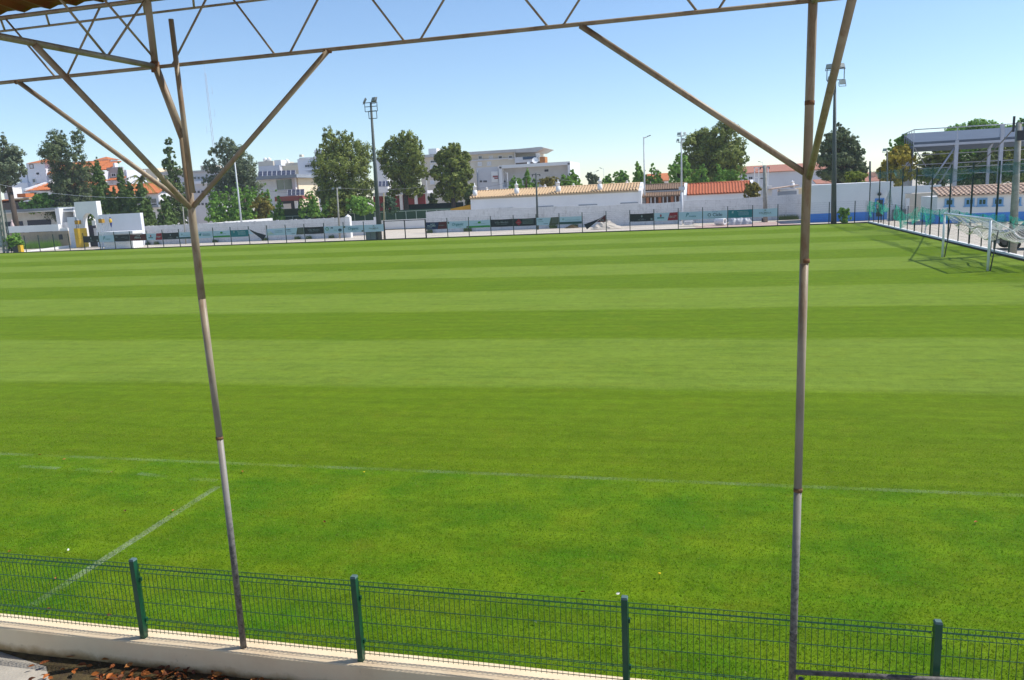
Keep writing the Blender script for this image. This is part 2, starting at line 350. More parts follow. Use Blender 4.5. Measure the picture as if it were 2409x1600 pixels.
near_panel(-11.0, FX[0]-.03)

# ------------------------------------------------------------------ steel frame of the stand roof
def steel_material():
    m, n, p = nodes("old_cream_painted_steel")
    g = N(n, "ShaderNodeNewGeometry"); sx = N(n, "ShaderNodeSeparateXYZ"); n.links.new(g.outputs["Position"], sx.inputs[0]); z = sx.outputs[2]
    c = ramp(n, noise(n, 3.0, 5, .6), [(.3, (.37, .31, .225)), (.7, (.24, .19, .13))])
    rust = ramp(n, noise(n, 7, 6, .75, sc3=(1, 1, .25)), [(.50, 0), (.64, 1)]); c = mix(n, math_(n, 'MULTIPLY', rust, .55), c, (.16, .062, .022))
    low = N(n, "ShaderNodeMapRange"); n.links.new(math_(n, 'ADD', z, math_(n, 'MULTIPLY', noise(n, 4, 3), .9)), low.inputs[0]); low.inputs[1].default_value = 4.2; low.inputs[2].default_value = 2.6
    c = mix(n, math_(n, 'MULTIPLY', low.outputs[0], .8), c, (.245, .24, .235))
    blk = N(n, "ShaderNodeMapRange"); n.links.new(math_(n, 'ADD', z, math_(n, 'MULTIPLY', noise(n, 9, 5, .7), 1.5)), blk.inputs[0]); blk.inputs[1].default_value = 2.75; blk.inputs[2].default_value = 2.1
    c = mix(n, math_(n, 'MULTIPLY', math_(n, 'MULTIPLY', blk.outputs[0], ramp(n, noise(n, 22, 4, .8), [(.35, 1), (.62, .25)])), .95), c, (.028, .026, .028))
    n.links.new(c, p.inputs["Base Color"]); p.inputs["Roughness"].default_value = .48; p.inputs["Specular IOR Level"].default_value = .4; bump(n, p, noise(n, 35, 5, .7), .3, .004); return m
STEEL = steel_material(); RUST = pm("rusty_weld", (.22, .115, .06), (.14, .075, .04), 20, .9, .5, 60); DARKST = pm("dark_stained_steel", (.17, .155, .15), (.05, .045, .045), 12, .6, .3, 50)
SY = NY; fr = thing("stand_structure", "cream painted rusty tubular steel frame holding up the stand roof", "roof frame", (-2, SY, WT))
LX, RX = -4.70, .755
ZJ, ZC, ZA = 4.86, 6.15, 6.73
lc = MB(); lc.tube((LX-.02, SY, WT), (LX, SY, 2.6), .0325, .0315, 14); lc.tube((LX, SY, 2.6), (LX-.01, SY, 4.0), .032, .035, 14); lc.tube((LX-.01, SY, 4.0), (LX, SY, 5.58), .036, .036, 14)
lcol = lc.build("column", STEEL, fr)
MB().tube((LX, SY, 5.50), (LX-.185, SY-.02, ZC+.01), .038, .034, 14).build("bent_head", STEEL, lcol)
MB().tube((LX-.185, SY-.02, ZC), (LX-.175, SY-.02, 7.2), .031, .031, 12).build("column_extension", STEEL, lcol)
MB().tube((LX+.052, SY-.03, 5.0), (LX+.045, SY-.03, 6.535), .024, .023, 12).build("open_pipe", STEEL, lcol)
MB().tube((LX-.004, SY, 2.585), (LX-.004, SY, 2.615), .037, .037, 14).build("weld_collar", RUST, lcol)
MB().tube((LX-.185, SY-.02, ZC-.05), (LX-.185, SY-.02, ZC+.04), .040, .040, 12).build("weld_collar", RUST, lcol)
rc = MB(); rc.tube((RX-.03, SY, -.02), (RX-.012, SY, 2.3), .0315, .0315, 14); rc.tube((RX-.012, SY, 2.3), (RX, SY, 4.2), .032, .0335, 14); rc.tube((RX, SY, 4.2), (RX+.035, SY, 7.2), .034, .034, 14)
rcol = rc.build("column", STEEL, fr)
for z in (2.31, 4.22, 5.42): MB().tube((RX-.01+.008*(z-2.3), SY, z-.016), (RX-.01+.008*(z-2.3), SY, z+.016), .0365, .0365, 14).build("weld_collar", RUST, rcol)
for zz in (.93, 1.0): MB().tube((RX-.022, SY, zz), (RX-.022, SY, zz+.012), .0345, .0345, 12).build("wire_tie", DARKST, rcol)
MB().tube((-12, SY, ZC-.01), (8.4, SY, ZC+.01), .0175, n=10).build("bottom_chord", STEEL, fr)
MB().tube((-12, SY, ZA), (8.4, SY, ZA), .019, n=10).build("top_chord", STEEL, fr)
MB().tube((-12, SY+.10, ZA-.10), (8.4, SY+.10, ZA-.07), .011, n=8).build("eave_rail", STEEL, fr)
def diag(p0, p1):        # a diagonal of the front truss through two sighted points
    a = at(p0[0], p0[1], SY); c = at(p1[0], p1[1], SY); t = (ZA-a[2])/(c[2]-a[2]); e = a+(c-a)*t
    MB().tube((a[0], SY, ZC), (e[0], SY, ZA), .0095, n=8).build("diagonal", STEEL, fr)
K = 2409/2361
for p0, p1 in (((633, 115), (540, 0)), ((667, 113), (730, 0)), ((932, 78), (865, 0)), ((967, 76), (1017, 0)), ((1264, 46), (1222, 0)), ((1297, 45), (1328, 0)), ((1609, 18), (1594, 0)), ((1655, 15), (1665, 0)), ((397, 150), (474, 0)), ((128, 183), (18, 50)), ((155, 178), (230, 18))):
    diag((p0[0]*K, p0[1]*K), (p1[0]*K, p1[1]*K))
for x in (-9.2, -8.3): MB().tube((x, SY, ZC), (x+.45*(1 if x < -9 else -1), SY, ZA), .0095, n=8).build("diagonal", STEEL, fr)
for pa, pb in (((115, 52), (136, 20)), ((340, 22), (318, 5)), ((6, 38), (22, 30)), ((455, 5), (462, 0))):
    a = at(pa[0], pa[1], SY+.10); MB().tube((a[0], SY+.10, ZA-.09), (a[0]+.07, SY, ZA), .011, n=6).build("web_strut", STEEL, fr)
J = (LX, SY, ZJ)
for px in ((45, 207), (770, 106)):
    a = at(px[0], px[1], SY); MB().tube((LX, SY, ZJ), (a[0], SY, ZC-.01), .0235, n=10).build("brace", STEEL, fr)
    MB().tube((a[0]-.03, SY, ZC-.012), (a[0]+.03, SY, ZC-.012), .0215, n=10).build("weld_collar", RUST, fr)
JR = (RX+.005, SY, 4.89); a = at(1365, 48, SY); MB().tube(JR, (a[0], SY, ZC-.01), .0245, n=10).build("brace", STEEL, fr)
a = atx(80, 104, LX-.17); MB().tube((LX, SY, ZJ-.01), a, .0255, n=10).build("brace", STEEL, fr)
a = atx(2004, 0, RX+.02); MB().tube((RX+.02, SY-.01, 4.86), a+(a-np.array((RX+.02, SY-.01, 4.86)))*.18, .0255, n=10).build("brace", STEEL, fr)
# beam running back over the stand from the left column
a = atx(0, 86, LX-.17); y0 = np.array((LX-.185, SY-.02, ZC)); d = (a-y0)/(SY-.02-a[1]); end = y0+d*6.5
MB().tube(y0, end, .0255, n=10).build("rafter", STEEL, fr)
for p0, p1 in (((247, 128), (143, 0)), ((256, 128), (341, 0)), ((366, 141), (256, 12))):
    u = atx(p0[0], p0[1], LX-.185); v = atx(p1[0], p1[1], LX-.185); t = (7.0-u[2])/(v[2]-u[2]); e = u+(v-u)*min(t, 1.4)
    MB().tube(u, e, .0105, n=8).build("rafter_diagonal", STEEL, fr)
MB().tube((RX+.03, SY, ZC), (RX+.03, SY-6.5, ZC-.2), .031, n=10).build("rafter", STEEL, fr)
_ra = at(1868, 1581, SY-.10); _rb = at(2178, 1597, SY-.10); _rc = _rb+(_rb-_ra)*.5; MB().tube(_ra, (_rc[0], SY-.10, _rc[2]), .022, n=10).build("hand_rail", DARKST, fr)
MB().tube((RX+.035, SY-.10, -.012), (RX+.035, SY-.10, .64), .022, n=10).build("rail_leg", DARKST, fr)
MB().tube((6.21, SY, -.02), (6.24, SY, 7.0), .033, .034, 14).build("column", STEEL, fr)
for x in (3.1, 3.3, 4.75, 4.95, 7.2, 7.4): MB().tube((x, SY, ZC), (x+(-.5 if int(x*10) in (31, 47, 72) else .5), SY, ZA), .0095, n=8).build("diagonal", STEEL, fr)
for x in (4.3, 8.1): MB().tube((6.22, SY, 4.88), (x, SY, ZC-.01), .0245, n=10).build("brace", STEEL, fr)
# corrugated roof above
ROOF = pm("red_roof_sheet", (.20, .042, .012), (.16, .034, .010), 2, .55, spec=.4)
ro = thing("corrugated_roof", "red corrugated sheet roof over the stand at the upper left", "roof", (-3, 3, 6.8))
for i in range(24):
    x0 = -13+i*.9; b = MB(); k = 9; ez = 6.81; prof = []
    for j in range(k+1):
        x = x0+.9*j/k; z = (.028 if (j % 3 == 1 or j % 3 == 2) else 0); prof.append((x, z))
    vs = [(x, SY+.16, ez+z-.012) for x, z in prof]+[(x, -2.6, ez+.75+z) for x, z in prof]+[(x, SY+.16, ez+z-.006) for x, z in prof]+[(x, -2.6, ez+.756+z) for x, z in prof]; q = k+1
    b.add(vs, [(j, j+1, j+1+q, j+q) for j in range(k)]+[(2*q+j, 3*q+j, 3*q+j+1, 2*q+j+1) for j in range(k)]+[(j, 2*q+j, 2*q+j+1, j+1) for j in range(k)])
    b.build("roof_sheet", ROOF, ro)
for i, y in enumerate((SY+.12, SY-1.6, SY-3.2, SY-4.8)): MB().box(-13, 8.6, y-.02, y+.02, 6.757+.082*(SY-y), 6.788+.082*(SY-y)).build("purlin", DARKST, ro)
# ------------------------------------------------------------------ far side: fence, gate, banners
DG = pm("dark_green_fence", (.016, .045, .036), (.012, .034, .028), 8, .5)
BLK = pm("black_gate_paint", (.022, .024, .024), (.03, .03, .03), 8, .5)
FY = 89.4; FH = 2.34
PX = [57, 90, 125, 161, 196, 233, 269, 306, 345, 383, 422, 462, 502.5, 543.7, 586.6, 629.8, 673.5, 717.7, 764, 810, 857.6, 906, 1003, 1054, 1104.5, 1156, 1209.5, 1263, 1317, 1371, 1427, 1482.7, 1539, 1596, 1653, 1711.8, 1770, 1829, 1889, 1949, 2009, 2071]
PXX = [at(x, 560, FY)[0] for x in PX]
edge = MB().box(-125, 16.45, 89.15, 89.32, -.02, .10).build("pitch_edging", pm("dark_edging", (.035, .036, .033), (.05, .05, .045), 3, .9)); struct(edge)
ff = thing("panel_fence", "dark green wire panel fence along the far touchline", "fence", (PXX[20], FY, 0))
pm_ = MB().box(-.042, .042, -.035, .035, 0, FH).mesh("post")
pm_.materials.append(DG)
for i, x in enumerate(PXX):
    if i in (21, 22): continue
    o = bpy.data.objects.new("post", pm_); COL.objects.link(o); o.parent = ff; o.location = (x-ff["_o"][0], 0, 0); o["_o"] = ff["_o"]
PN = {}
def wire_mesh(wd, ht, key):
    if key in PN: return PN[key]
    b = MB()
    for z in np.linspace(.06, ht-.04, 11): b.tube((0, 0, z), (wd, 0, z), .0040, n=3, caps=False)
    for i in range(1, int(wd/.10)): b.tube((i*.10, 0, .05), (i*.10, 0, ht), .0022, n=3, caps=False)
    PN[key] = b.mesh("wire_panel"); PN[key].materials.append(DG); return PN[key]
for i in range(len(PXX)-1):
    if i == 21: continue
    me = wire_mesh(2.6, FH, "far"); o = bpy.data.objects.new("wire_panel", me); COL.objects.link(o); o.parent = ff; o["_o"] = ff["_o"]
    o.location = (PXX[i]-ff["_o"][0], .03, 0); o.scale = ((PXX[i+1]-PXX[i])/2.6, 1, 1)
g0, g1 = PXX[21], PXX[22]
gt = thing("metal_gate", "black double metal gate in the far fence beside the tall floodlight", "gate", ((g0+g1)/2, FY, 0))
for x, r in ((g0, .10), (g1, .10), ((g0+g1)/2, .055)): MB().box(x-r/2-.02, x+r/2+.02, FY-.06, FY+.06, 0, 2.30).build("post", BLK, gt)
for z in (.08, 1.22, 2.24): MB().box(g0+.07, g1-.07, FY-.025, FY+.025, z-.04, z+.04).build("rail", BLK, gt)

# banners hung on the fence
PALE = pm("pale_blue_banner", (.56, .63, .78), (.51, .58, .73), .6, .55)
BK = pm("black_banner", (.018, .020, .024), (.024, .026, .03), 1, .5); MAR = pm("maroon_banner", (.13, .022, .025), None, 1, .5); RED = pm("red_banner", (.36, .022, .035), None, 1, .5)
OLV = pm("olive_banner", (.085, .085, .055), (.11, .11, .075), 3, .6); TEAL = pm("teal_banner", (.032, .21, .25), (.03, .18, .22), 1, .5); NAVY = pm("navy_banner", (.022, .035, .11), None, 1, .5)
GRN = pm("print_green", (.06, .30, .06), None, 2, .5); DGN = pm("print_dark_green", (.03, .085, .085), None, 2, .5); INK = pm("print_dark_ink", (.03, .08, .13), None, 2, .5); TINK = pm("print_teal_ink", (.035, .21, .27), None, 2, .5)
WHT = pm("print_white", (.62, .66, .68), None, 2, .5); TAN = pm("print_tan", (.22, .28, .27), None, 2, .5); GREYW = pm("print_grey", (.24, .27, .29), None, 2, .5)
BY = FY-.045
def banner(i, mat, label, z0=1.06, z1=1.92, right=None, rmat=None, sag=.03, a=.05, c=.05):
    x0, x1 = PXX[i]+a, PXX[i+1]-c
    r = thing("banner", label, "banner", ((x0+x1)/2, BY, z0), "advertising banners on the far fence")
    def sheet(xa, xb, xa2, xb2, m, nm, par, y):
        b = MB(); k = 8; t_ = [(xa+(xb-xa)*j/k) for j in range(k+1)]; l_ = [(xa2+(xb2-xa2)*j/k) for j in range(k+1)]
        f = lambda x: math.sin(math.pi*(x-x0)/(x1-x0))
        top = [(x, y-.012*math.sin(5*x), z1-sag*f(x)) for x in t_]; bot = [(x, y+.012*math.sin(4*x+1), z0-sag*.6*f(x)) for x in l_]
        b.add(top+bot, [(j, k+1+j, k+2+j, j+1) for j in range(k)])
        b.add([(p[0], p[1]+.008, p[2]) for p in top+bot], [(j, j+1, k+2+j, k+1+j) for j in range(k)]); return b.build(nm, m, par)
    sh = sheet(x0, x1, x0, x1, mat, "sheet", r, BY)
    if rmat is not None:
        u = x0+(x1-x0)*right[0]; v = x0+(x1-x0)*right[1]; sheet(u, x1-.01, v, x1-.01, rmat, "printed_field", sh, BY-.014)
    return r, x0, x1, z0, z1
def line(r, x0, x1, z0, z1, m, nm="printed_stripe", dy=.034): MB().box(x0, x1, BY-dy, BY-dy+.004, z0, z1).build(nm, m, r)
def disc(r, x, z, rx, rz, m, nm="printed_emblem", n=14, y=.034):
    MB().add([(x+rx*math.cos(2*math.pi*i/n), BY-y, z+rz*math.sin(2*math.pi*i/n)) for i in range(n)], [tuple(range(n))]).build(nm, m, r)
def L(r, t, x, z, h, m, w=None, shear=0, rot=0): lettering(t, x, z, BY-.036, h, m, r, w, shear, rot=rot)
def greek(r, x, z, w_, h, m, n=6):          # print too small to read: a row of letter-sized strokes
    b = MB(); q = random.Random(int(abs(x*100)+z*10)); u = w_/n
    for k in range(n):
        xa = x-w_/2+k*u; hh = h*(.6+.4*q.random()); b.box(xa, xa+u*.28, BY-.036, BY-.033, z-h/2, z-h/2+hh); b.box(xa+u*.34, xa+u*.7, BY-.036, BY-.033, z-h/2+hh*(.35 if q.random() < .5 else .8), z-h/2+hh*.99)
    b.build("printed_text_line", m, r)
def crest(i, label):
    r, x0, x1, z0, z1 = banner(i, BK, label); w_ = x1-x0; xc = (x0+x1)/2
    disc(r, xc, 1.62, .09, .13, GREYW); greek(r, xc, 1.36, .4, .07, GREYW, 5); L(r, "PALMELA", xc, 1.22, .11, GREYW, .85); line(r, x1-.32, x1-.10, 1.16, 1.38, GREYW)
def light_red(i, label):
    r, x0, x1, z0, z1 = banner(i, PALE, label, right=(.66, .56), rmat=RED); w_ = x1-x0
    disc(r, x0+w_*.28, 1.60, .09, .15, RED); line(r, x0+w_*.12, x0+w_*.42, 1.30, 1.42, TINK); greek(r, x0+w_*.80, 1.50, .75, .10, WHT, 9); greek(r, x0+w_*.77, 1.36, .6, .07, WHT, 8)
def olive(i, label):
    r, x0, x1, z0, z1 = banner(i, PALE, label, right=(.66, .56), rmat=OLV); w_ = x1-x0
    greek(r, x0+w_*.17, 1.70, .6, .17, INK, 5); line(r, x0+w_*.08, x0+w_*.32, 1.46, 1.49, TINK); line(r, x0+w_*.32, x0+w_*.52, 1.19, 1.23, INK)
    for z in (1.74, 1.60, 1.46, 1.32): line(r, x0+w_*.70, x0+w_*.95, z, z+.03, GREYW, "printed_text_line")
def stripe(i, label, m, emb, h):
    r, x0, x1, z0, z1 = banner(i, PALE, label); w_ = x1-x0; line(r, x0+.01, x1-.01, 1.06, 1.06+h, m)
    if emb == 'leaf':
        disc(r, x0+w_*.50, 1.66, .20, .12, GRN); greek(r, x0+w_*.5, 1.50, w_*.55, .07, TAN, 14)
    else:
        disc(r, x0+w_*.17, 1.62, .10, .10, TINK); disc(r, x0+w_*.17, 1.62, .06, .06, PALE, y=.037); line(r, x0+w_*.25, x0+w_*.9, 1.50, 1.52, TINK, "printed_text_line")
    return r
def teal(i, label):
    r, x0, x1, z0, z1 = banner(i, TEAL, label); w_ = x1-x0
    greek(r, x0+w_*.2, 1.66, .22, .26, WHT, 2); greek(r, x0+w_*.62, 1.72, w_*.46, .10, WHT, 10); 
    for z in (1.56, 1.44, 1.32): line(r, x0+w_*.42, x0+w_*.86, z, z+.025, PALE, "printed_text_line")
def script(i, label):
    r, x0, x1, z0, z1 = banner(i, PALE, label); xc = (x0+x1)/2; L(r, "P", xc-.34, 1.56, .46, TINK, .34, .35); L(r, "ineza", xc+.22, 1.42, .16, TINK, .74, .35)
def palmela(i, label):
    r, x0, x1, z0, z1 = banner(i, PALE, label); xc = (x0+x1)/2; L(r, "PALMELA", xc, 1.46, .17, TAN, 1.25); greek(r, xc, 1.66, .3, .07, TAN, 3); disc(r, xc, 1.76, .10, .05, TAN); line(r, xc-.2, xc+.2, 1.27, 1.29, TAN, "printed_text_line")
def organic(i, label):
    r, x0, x1, z0, z1 = banner(i, PALE, label); xc = (x0+x1)/2; L(r, "Organic", xc, 1.50, .44, TINK, 1.42, .25); line(r, xc-.05, xc+.4, 1.21, 1.235, TINK, "printed_text_line")
    disc(r, x0+.14, 1.75, .10, .12, OLV); disc(r, x1-.12, 1.18, .12, .09, OLV)
def villa(i, label):
    r, x0, x1, z0, z1 = banner(i, BK, label); xc = (x0+x1)/2; L(r, "Villa Medici", xc-.05, 1.56, .25, GREYW, 1.62); greek(r, xc-.05, 1.32, 1.3, .08, GREYW, 18)
crest(4, "black banner with small pale crest hanging inside the white arch")
script(5, "pale blue banner with script lettering on the booth, left of a black one")
r, x0, x1, _, _ = banner(6, BK, "black banner with small grey lettering across the white booth"); greek(r, x0+.4, 1.62, .42, .18, GREYW, 3); greek(r, x1-.75, 1.58, 1.1, .11, GREYW, 12); greek(r, x1-.5, 1.40, .5, .07, GREYW, 7)
r, x0, x1, _, _ = banner(7, MAR, "maroon banner with white lettering just right of the booth"); greek(r, (x0+x1)/2, 1.66, .8, .15, WHT, 4); greek(r, (x0+x1)/2, 1.43, 1.0, .22, WHT, 5); line(r, x0+.5, x1-.5, 1.82, 1.84, WHT, "printed_text_line")
light_red(8, "pale blue and red banner beside the maroon banner at left")
crest(9, "black crest banner left of the left roof column")
stripe(10, "pale blue banner with dark green lower stripe behind the left roof column", DGN, 'ring', .22)
r, x0, x1, _, _ = banner(11, PALE, "pale blue banner with teal arrow logo right of the left roof column"); w_ = x1-x0; MB().add([(x0+w_*.14, BY-.034, 1.48), (x0+w_*.28, BY-.034, 1.34), (x0+w_*.34, BY-.034, 1.72)], [(0, 1, 2)]).build("printed_emblem", TINK, r); greek(r, x0+w_*.62, 1.58, w_*.44, .11, INK, 9); line(r, x0+w_*.4, x0+w_*.86, 1.38, 1.45, TINK)
stripe(12, "pale banner with green leaf and green stripe left of the teal banner", GRN, 'leaf', .22)
teal(13, "teal banner with white print left of the torn hanging banner")
r, x0, x1, _, _ = banner(15, PALE, "pale blue banner with its loose white corner flapping, right of the torn one"); greek(r, x0+(x1-x0)*.66, 1.60, 1.1, .11, TINK, 12); line(r, x0+1.1, x1-.3, 1.40, 1.43, TINK, "printed_text_line")
MB().add([(x0+.02, BY-.08, 1.05), (x0+.15, BY-.16, 1.45), (x0+.45, BY-.12, 1.80), (x0+.60, BY-.2, 1.55), (x0+1.05, BY-.14, 1.15), (x0+.8, BY-.10, 1.22), (x0+.4, BY-.2, 1.28)], [(0, 1, 6), (1, 2, 6), (2, 3, 6), (3, 4, 5), (3, 5, 6)]).build("loose_flap", WHT, r)
olive(16, "pale blue and olive banner, two to the left of a green-and-blue logo banner")
villa(17, "black banner with white restaurant lettering left of the gate")
r, x0, x1, _, _ = banner(18, PALE, "pale blue banner with green round logo and dark oval logo"); w_ = x1-x0; disc(r, x0+w_*.16, 1.60, .22, .20, GRN); disc(r, x0+w_*.16, 1.60, .14, .12, PALE, y=.037); disc(r, x0+w_*.84, 1.40, .24, .19, INK); L(r, "M", x0+w_*.42, 1.70, .2, INK, .34, .3); line(r, x0+w_*.5, x0+w_*.68, 1.42, 1.44, GRN, "printed_text_line"); line(r, x0+w_*.5, x0+w_*.68, 1.32, 1.34, GRN, "printed_text_line")
organic(19, "pale blue banner with blue script lettering left of the floodlight pole")
palmela(20, "pale blue banner with grey lettering at the left gate post")
r, x0, x1, _, _ = banner(22, NAVY, "navy and maroon banner at the right gate post", right=(.64, .56), rmat=MAR); w_ = x1-x0; L(r, "AUTO", x0+w_*.33, 1.66, .15, WHT, .55); L(r, "PECLIMA", x0+w_*.28, 1.47, .17, WHT, 1.05); line(r, x0+.1, x0+.8, 1.22, 1.25, WHT, "printed_text_line"); greek(r, x0+w_*.77, 1.50, .7, .12, GREYW, 7)
organic(23, "pale blue banner with blue script lettering, second right of the gate")
stripe(24, "pale banner with green leaf and green stripe, third right of the gate", GRN, 'leaf', .22)
villa(25, "black banner with white restaurant lettering, fourth right of the gate")
r, x0, x1, _, _ = banner(26, BK, "black banner with a red diamond logo"); MB().add([(x0+.62, BY-.034, 1.10), (x0+.95, BY-.034, 1.48), (x0+.62, BY-.034, 1.88), (x0+.22, BY-.034, 1.48)], [(0, 1, 2, 3)]).build("printed_emblem", RED, r); greek(r, x0+.6, 1.48, .4, .12, GREYW, 4)
for z in (1.74, 1.58, 1.44, 1.30): line(r, x0+1.05, x1-.25, z, z+.04, TAN, "printed_text_line")
olive(27, "pale blue and olive banner right of the red diamond banner")
stripe(28, "pale blue banner with dark stripe left of the black torn banner by the sand", DGN, 'ring', .26)
crest(31, "black crest banner right of the sand heap")
light_red(32, "pale blue and red banner between the black crest and script banners at right")
script(33, "pale blue banner with script lettering above the concrete boxes")
r, x0, x1, _, _ = banner(34, PALE, "pale blue banner with blackletter lettering behind the white barrel"); xc = (x0+x1)/2; L(r, "O Ciclo", xc-.02, 1.48, .36, INK, 1.55); greek(r, xc, 1.80, .6, .06, INK, 10); line(r, xc-.75, xc+.85, 1.16, 1.18, INK, "printed_text_line")
teal(35, "teal banner with white print above the grey tarpaulin")
palmela(36, "pale blue banner with grey lettering below the grey utility pole at right")
# two banners that have come loose
r = thing("torn_banner", "black torn banner hanging down in a point on the left fence", "banner", (PXX[14]+1, BY, .4), "torn banners")
MB().add([(PXX[14]+.12, BY, 1.98), (PXX[14]+.35, BY-.05, 1.72), (PXX[15]-.55, BY-.16, .50), (PXX[15]-.12, BY-.05, 1.12), (PXX[14]+1.1, BY-.1, 1.55)], [(0, 1, 4), (1, 2, 4), (2, 3, 4)]).build("sheet", BK, r)
MB().add([(PXX[14]+.02, BY-.02, 1.95), (PXX[14]+.02, BY-.02, 1.35), (PXX[14]+.75, BY-.06, 1.28)], [(0, 1, 2)]).build("loose_flap", PALE, r)
MB().add([(PXX[15]-.12, BY-.05, 1.12), (PXX[15]-.02, BY-.02, 1.9), (PXX[15]-.02, BY-.03, 1.2)], [(0, 1, 2)]).build("loose_flap", PALE, r)
r = thing("torn_banner", "black and maroon torn banner hanging in front of the sand heap", "banner", (PXX[29]+1, BY, .4), "torn banners")
MB().add([(PXX[29]+.20, BY-.05, .95), (PXX[29]+.55, BY-.16, .38), (PXX[30]-.10, BY-.03, 1.95), (PXX[30]-.75, BY-.05, 1.55), (PXX[29]+1.3, BY-.12, 1.05)], [(0, 1, 4), (1, 2, 4), (4, 2, 3), (0, 4, 3)]).build("sheet", BK, r)
MB().add([(PXX[29]+1.62, BY-.02, 1.15), (PXX[30]-.05, BY-.02, 1.15), (PXX[30]-.05, BY-.02, 1.95)], [(0, 1, 2)]).build("loose_flap", MAR, r)
lettering("ER", PXX[30]-.45, 1.36, BY-.03, .16, GREYW, r, .5)

# ------------------------------------------------------------------ boundary walls behind the fence
def block_wall_material(name, c, c2, course):
    m, n, p = nodes(name)
    g = N(n, "ShaderNodeNewGeometry"); sx = N(n, "ShaderNodeSeparateXYZ"); n.links.new(g.outputs["Position"], sx.inputs[0]); cx = N(n, "ShaderNodeCombineXYZ"); n.links.new(sx.outputs[0], cx.inputs[0]); n.links.new(sx.outputs[2], cx.inputs[1])
    br = N(n, "ShaderNodeTexBrick"); n.links.new(cx.outputs[0], br.inputs["Vector"]); br.inputs["Scale"].default_value = 1.0; br.inputs["Brick Width"].default_value = .5; br.inputs["Row Height"].default_value = course; br.inputs["Mortar Size"].default_value = .012; br.inputs["Mortar Smooth"].default_value = .4
    br.inputs["Color1"].default_value = (1, 1, 1, 1); br.inputs["Color2"].default_value = (.93, .93, .93, 1); br.inputs["Mortar"].default_value = (.80, .80, .80, 1)
    a = ramp(n, noise(n, .7, 6, .65), [(.3, c), (.7, c2)]); st = ramp(n, noise(n, 3, 6, .75, sc3=(1, 1, .3)), [(.52, (1, 1, 1)), (.75, (.62, .60, .58))])
    n.links.new(mix(n, 1.0, mix(n, 1.0, a, br.outputs[0], 'MULTIPLY'), st, 'MULTIPLY'), p.inputs["Base Color"]); p.inputs["Roughness"].default_value = .95; bump(n, p, br.outputs[0], .3, .02); return m
BLOCK = block_wall_material("whitewashed_block_wall", (.78, .76, .75), (.66, .64, .63), .21)
WHITE = pm("white_limewash", (.82, .81, .80), (.76, .755, .75), .6, .85, .15, 6)
WHITE2 = pm("white_render_plain", (.80, .80, .80), (.74, .74, .745), .35, .85)
X = fX
LWY = 99.0
xl, xr = X(337, 540, LWY), X(812, 515, LWY)
b = MB(); b.box(xl, xr, LWY, LWY+.22, -.03, 2.68); k = 46
for i in range(k):
    if (i*7) % 3: x = xl+(xr-xl)*i/k; b.box(x, x+.35, LWY+.02, LWY+.2, 2.68, 2.68+.05*((i*13) % 4)/3+.02)
settle(b, "block_wall", BLOCK, "long whitewashed block wall behind the left half of the far fence", "wall")
gp = thing("gate_pier", "white pier with peaked cap ending the left block wall", "pier", (X(819, 520, LWY), LWY, 0)); x = X(819, 520, LWY)
MB().box(x-.40, x+.30, LWY-.1, LWY+.5, -.03, 2.72).build("shaft", WHITE, gp); MB().lathe((x-.05, LWY+.2, 2.72), [(.5, 0), (.42, .1), (.1, .32), (.02, .36)], 4).build("cap", WHITE, gp)
MWY = 103.5
xl, xr = X(1003, 515, MWY), X(1912, 500, MWY)
b = MB(); k = 60; tops = []
for i in range(k+1):
    t = i/k; tops.append(2.86+.12*math.sin(t*9)+.05*math.sin(t*37)-.10*t if t < .78 else 2.80+.25*min(1, (t-.78)*5))
for i in range(k):
    x0 = xl+(xr-xl)*i/k; x1 = xl+(xr-xl)*(i+1)/k
    b.add([(x0, MWY, -.03), (x1, MWY, -.03), (x1, MWY, tops[i+1]), (x0, MWY, tops[i]), (x0, MWY+.22, -.03), (x1, MWY+.22, -.03), (x1, MWY+.22, tops[i+1]), (x0, MWY+.22, tops[i])], [(0,1,2,3), (5,4,7,6), (3,2,6,7)]+([(0,3,7,4)] if i == 0 else [])+([(1,5,6,2)] if i == k-1 else []))
settle(b, "block_wall", BLOCK, "long whitewashed block wall behind the right half of the far fence", "wall")
# low walls behind the gate
wy = 118
b = MB().box(X(822, 520, 104), X(880, 520, 104), 104, 104.25, -.03, fZ(850, 515, 104)); settle(b, "low_wall", WHITE, "low white wall left of the floodlight behind the lettered banners", "wall")
xx = X(883, 515, 104); settle(MB().box(xx-.2, xx+.2, 103.9, 104.3, -.03, fZ(883, 506, 104)), "wall_pillar", WHITE, "slim white pillar left of the floodlight pole", "pillar")
b = MB().box(X(897, 515, 121), X(1010, 515, 121), 121, 121.3, -.03, fZ(950, 511, 121)); settle(b, "low_wall", WHITE, "low white wall seen through the black gate", "wall")
# sunlit white parapet behind the left block wall
x0 = X(457, 527, 101); x1 = X(641, 511, 112)
pz0 = fZ(457, 528.5, 101); pz1 = fZ(641, 511, 112)
b = MB().slab([(x0, 101, -.03), (x1, 112, -.03), (x1, 112, pz1), (x0, 101, pz0)], (-.25, 0, 0)); settle(b, "ramp_wall", WHITE, "sunlit white sloping parapet wall above the left block wall", "wall")
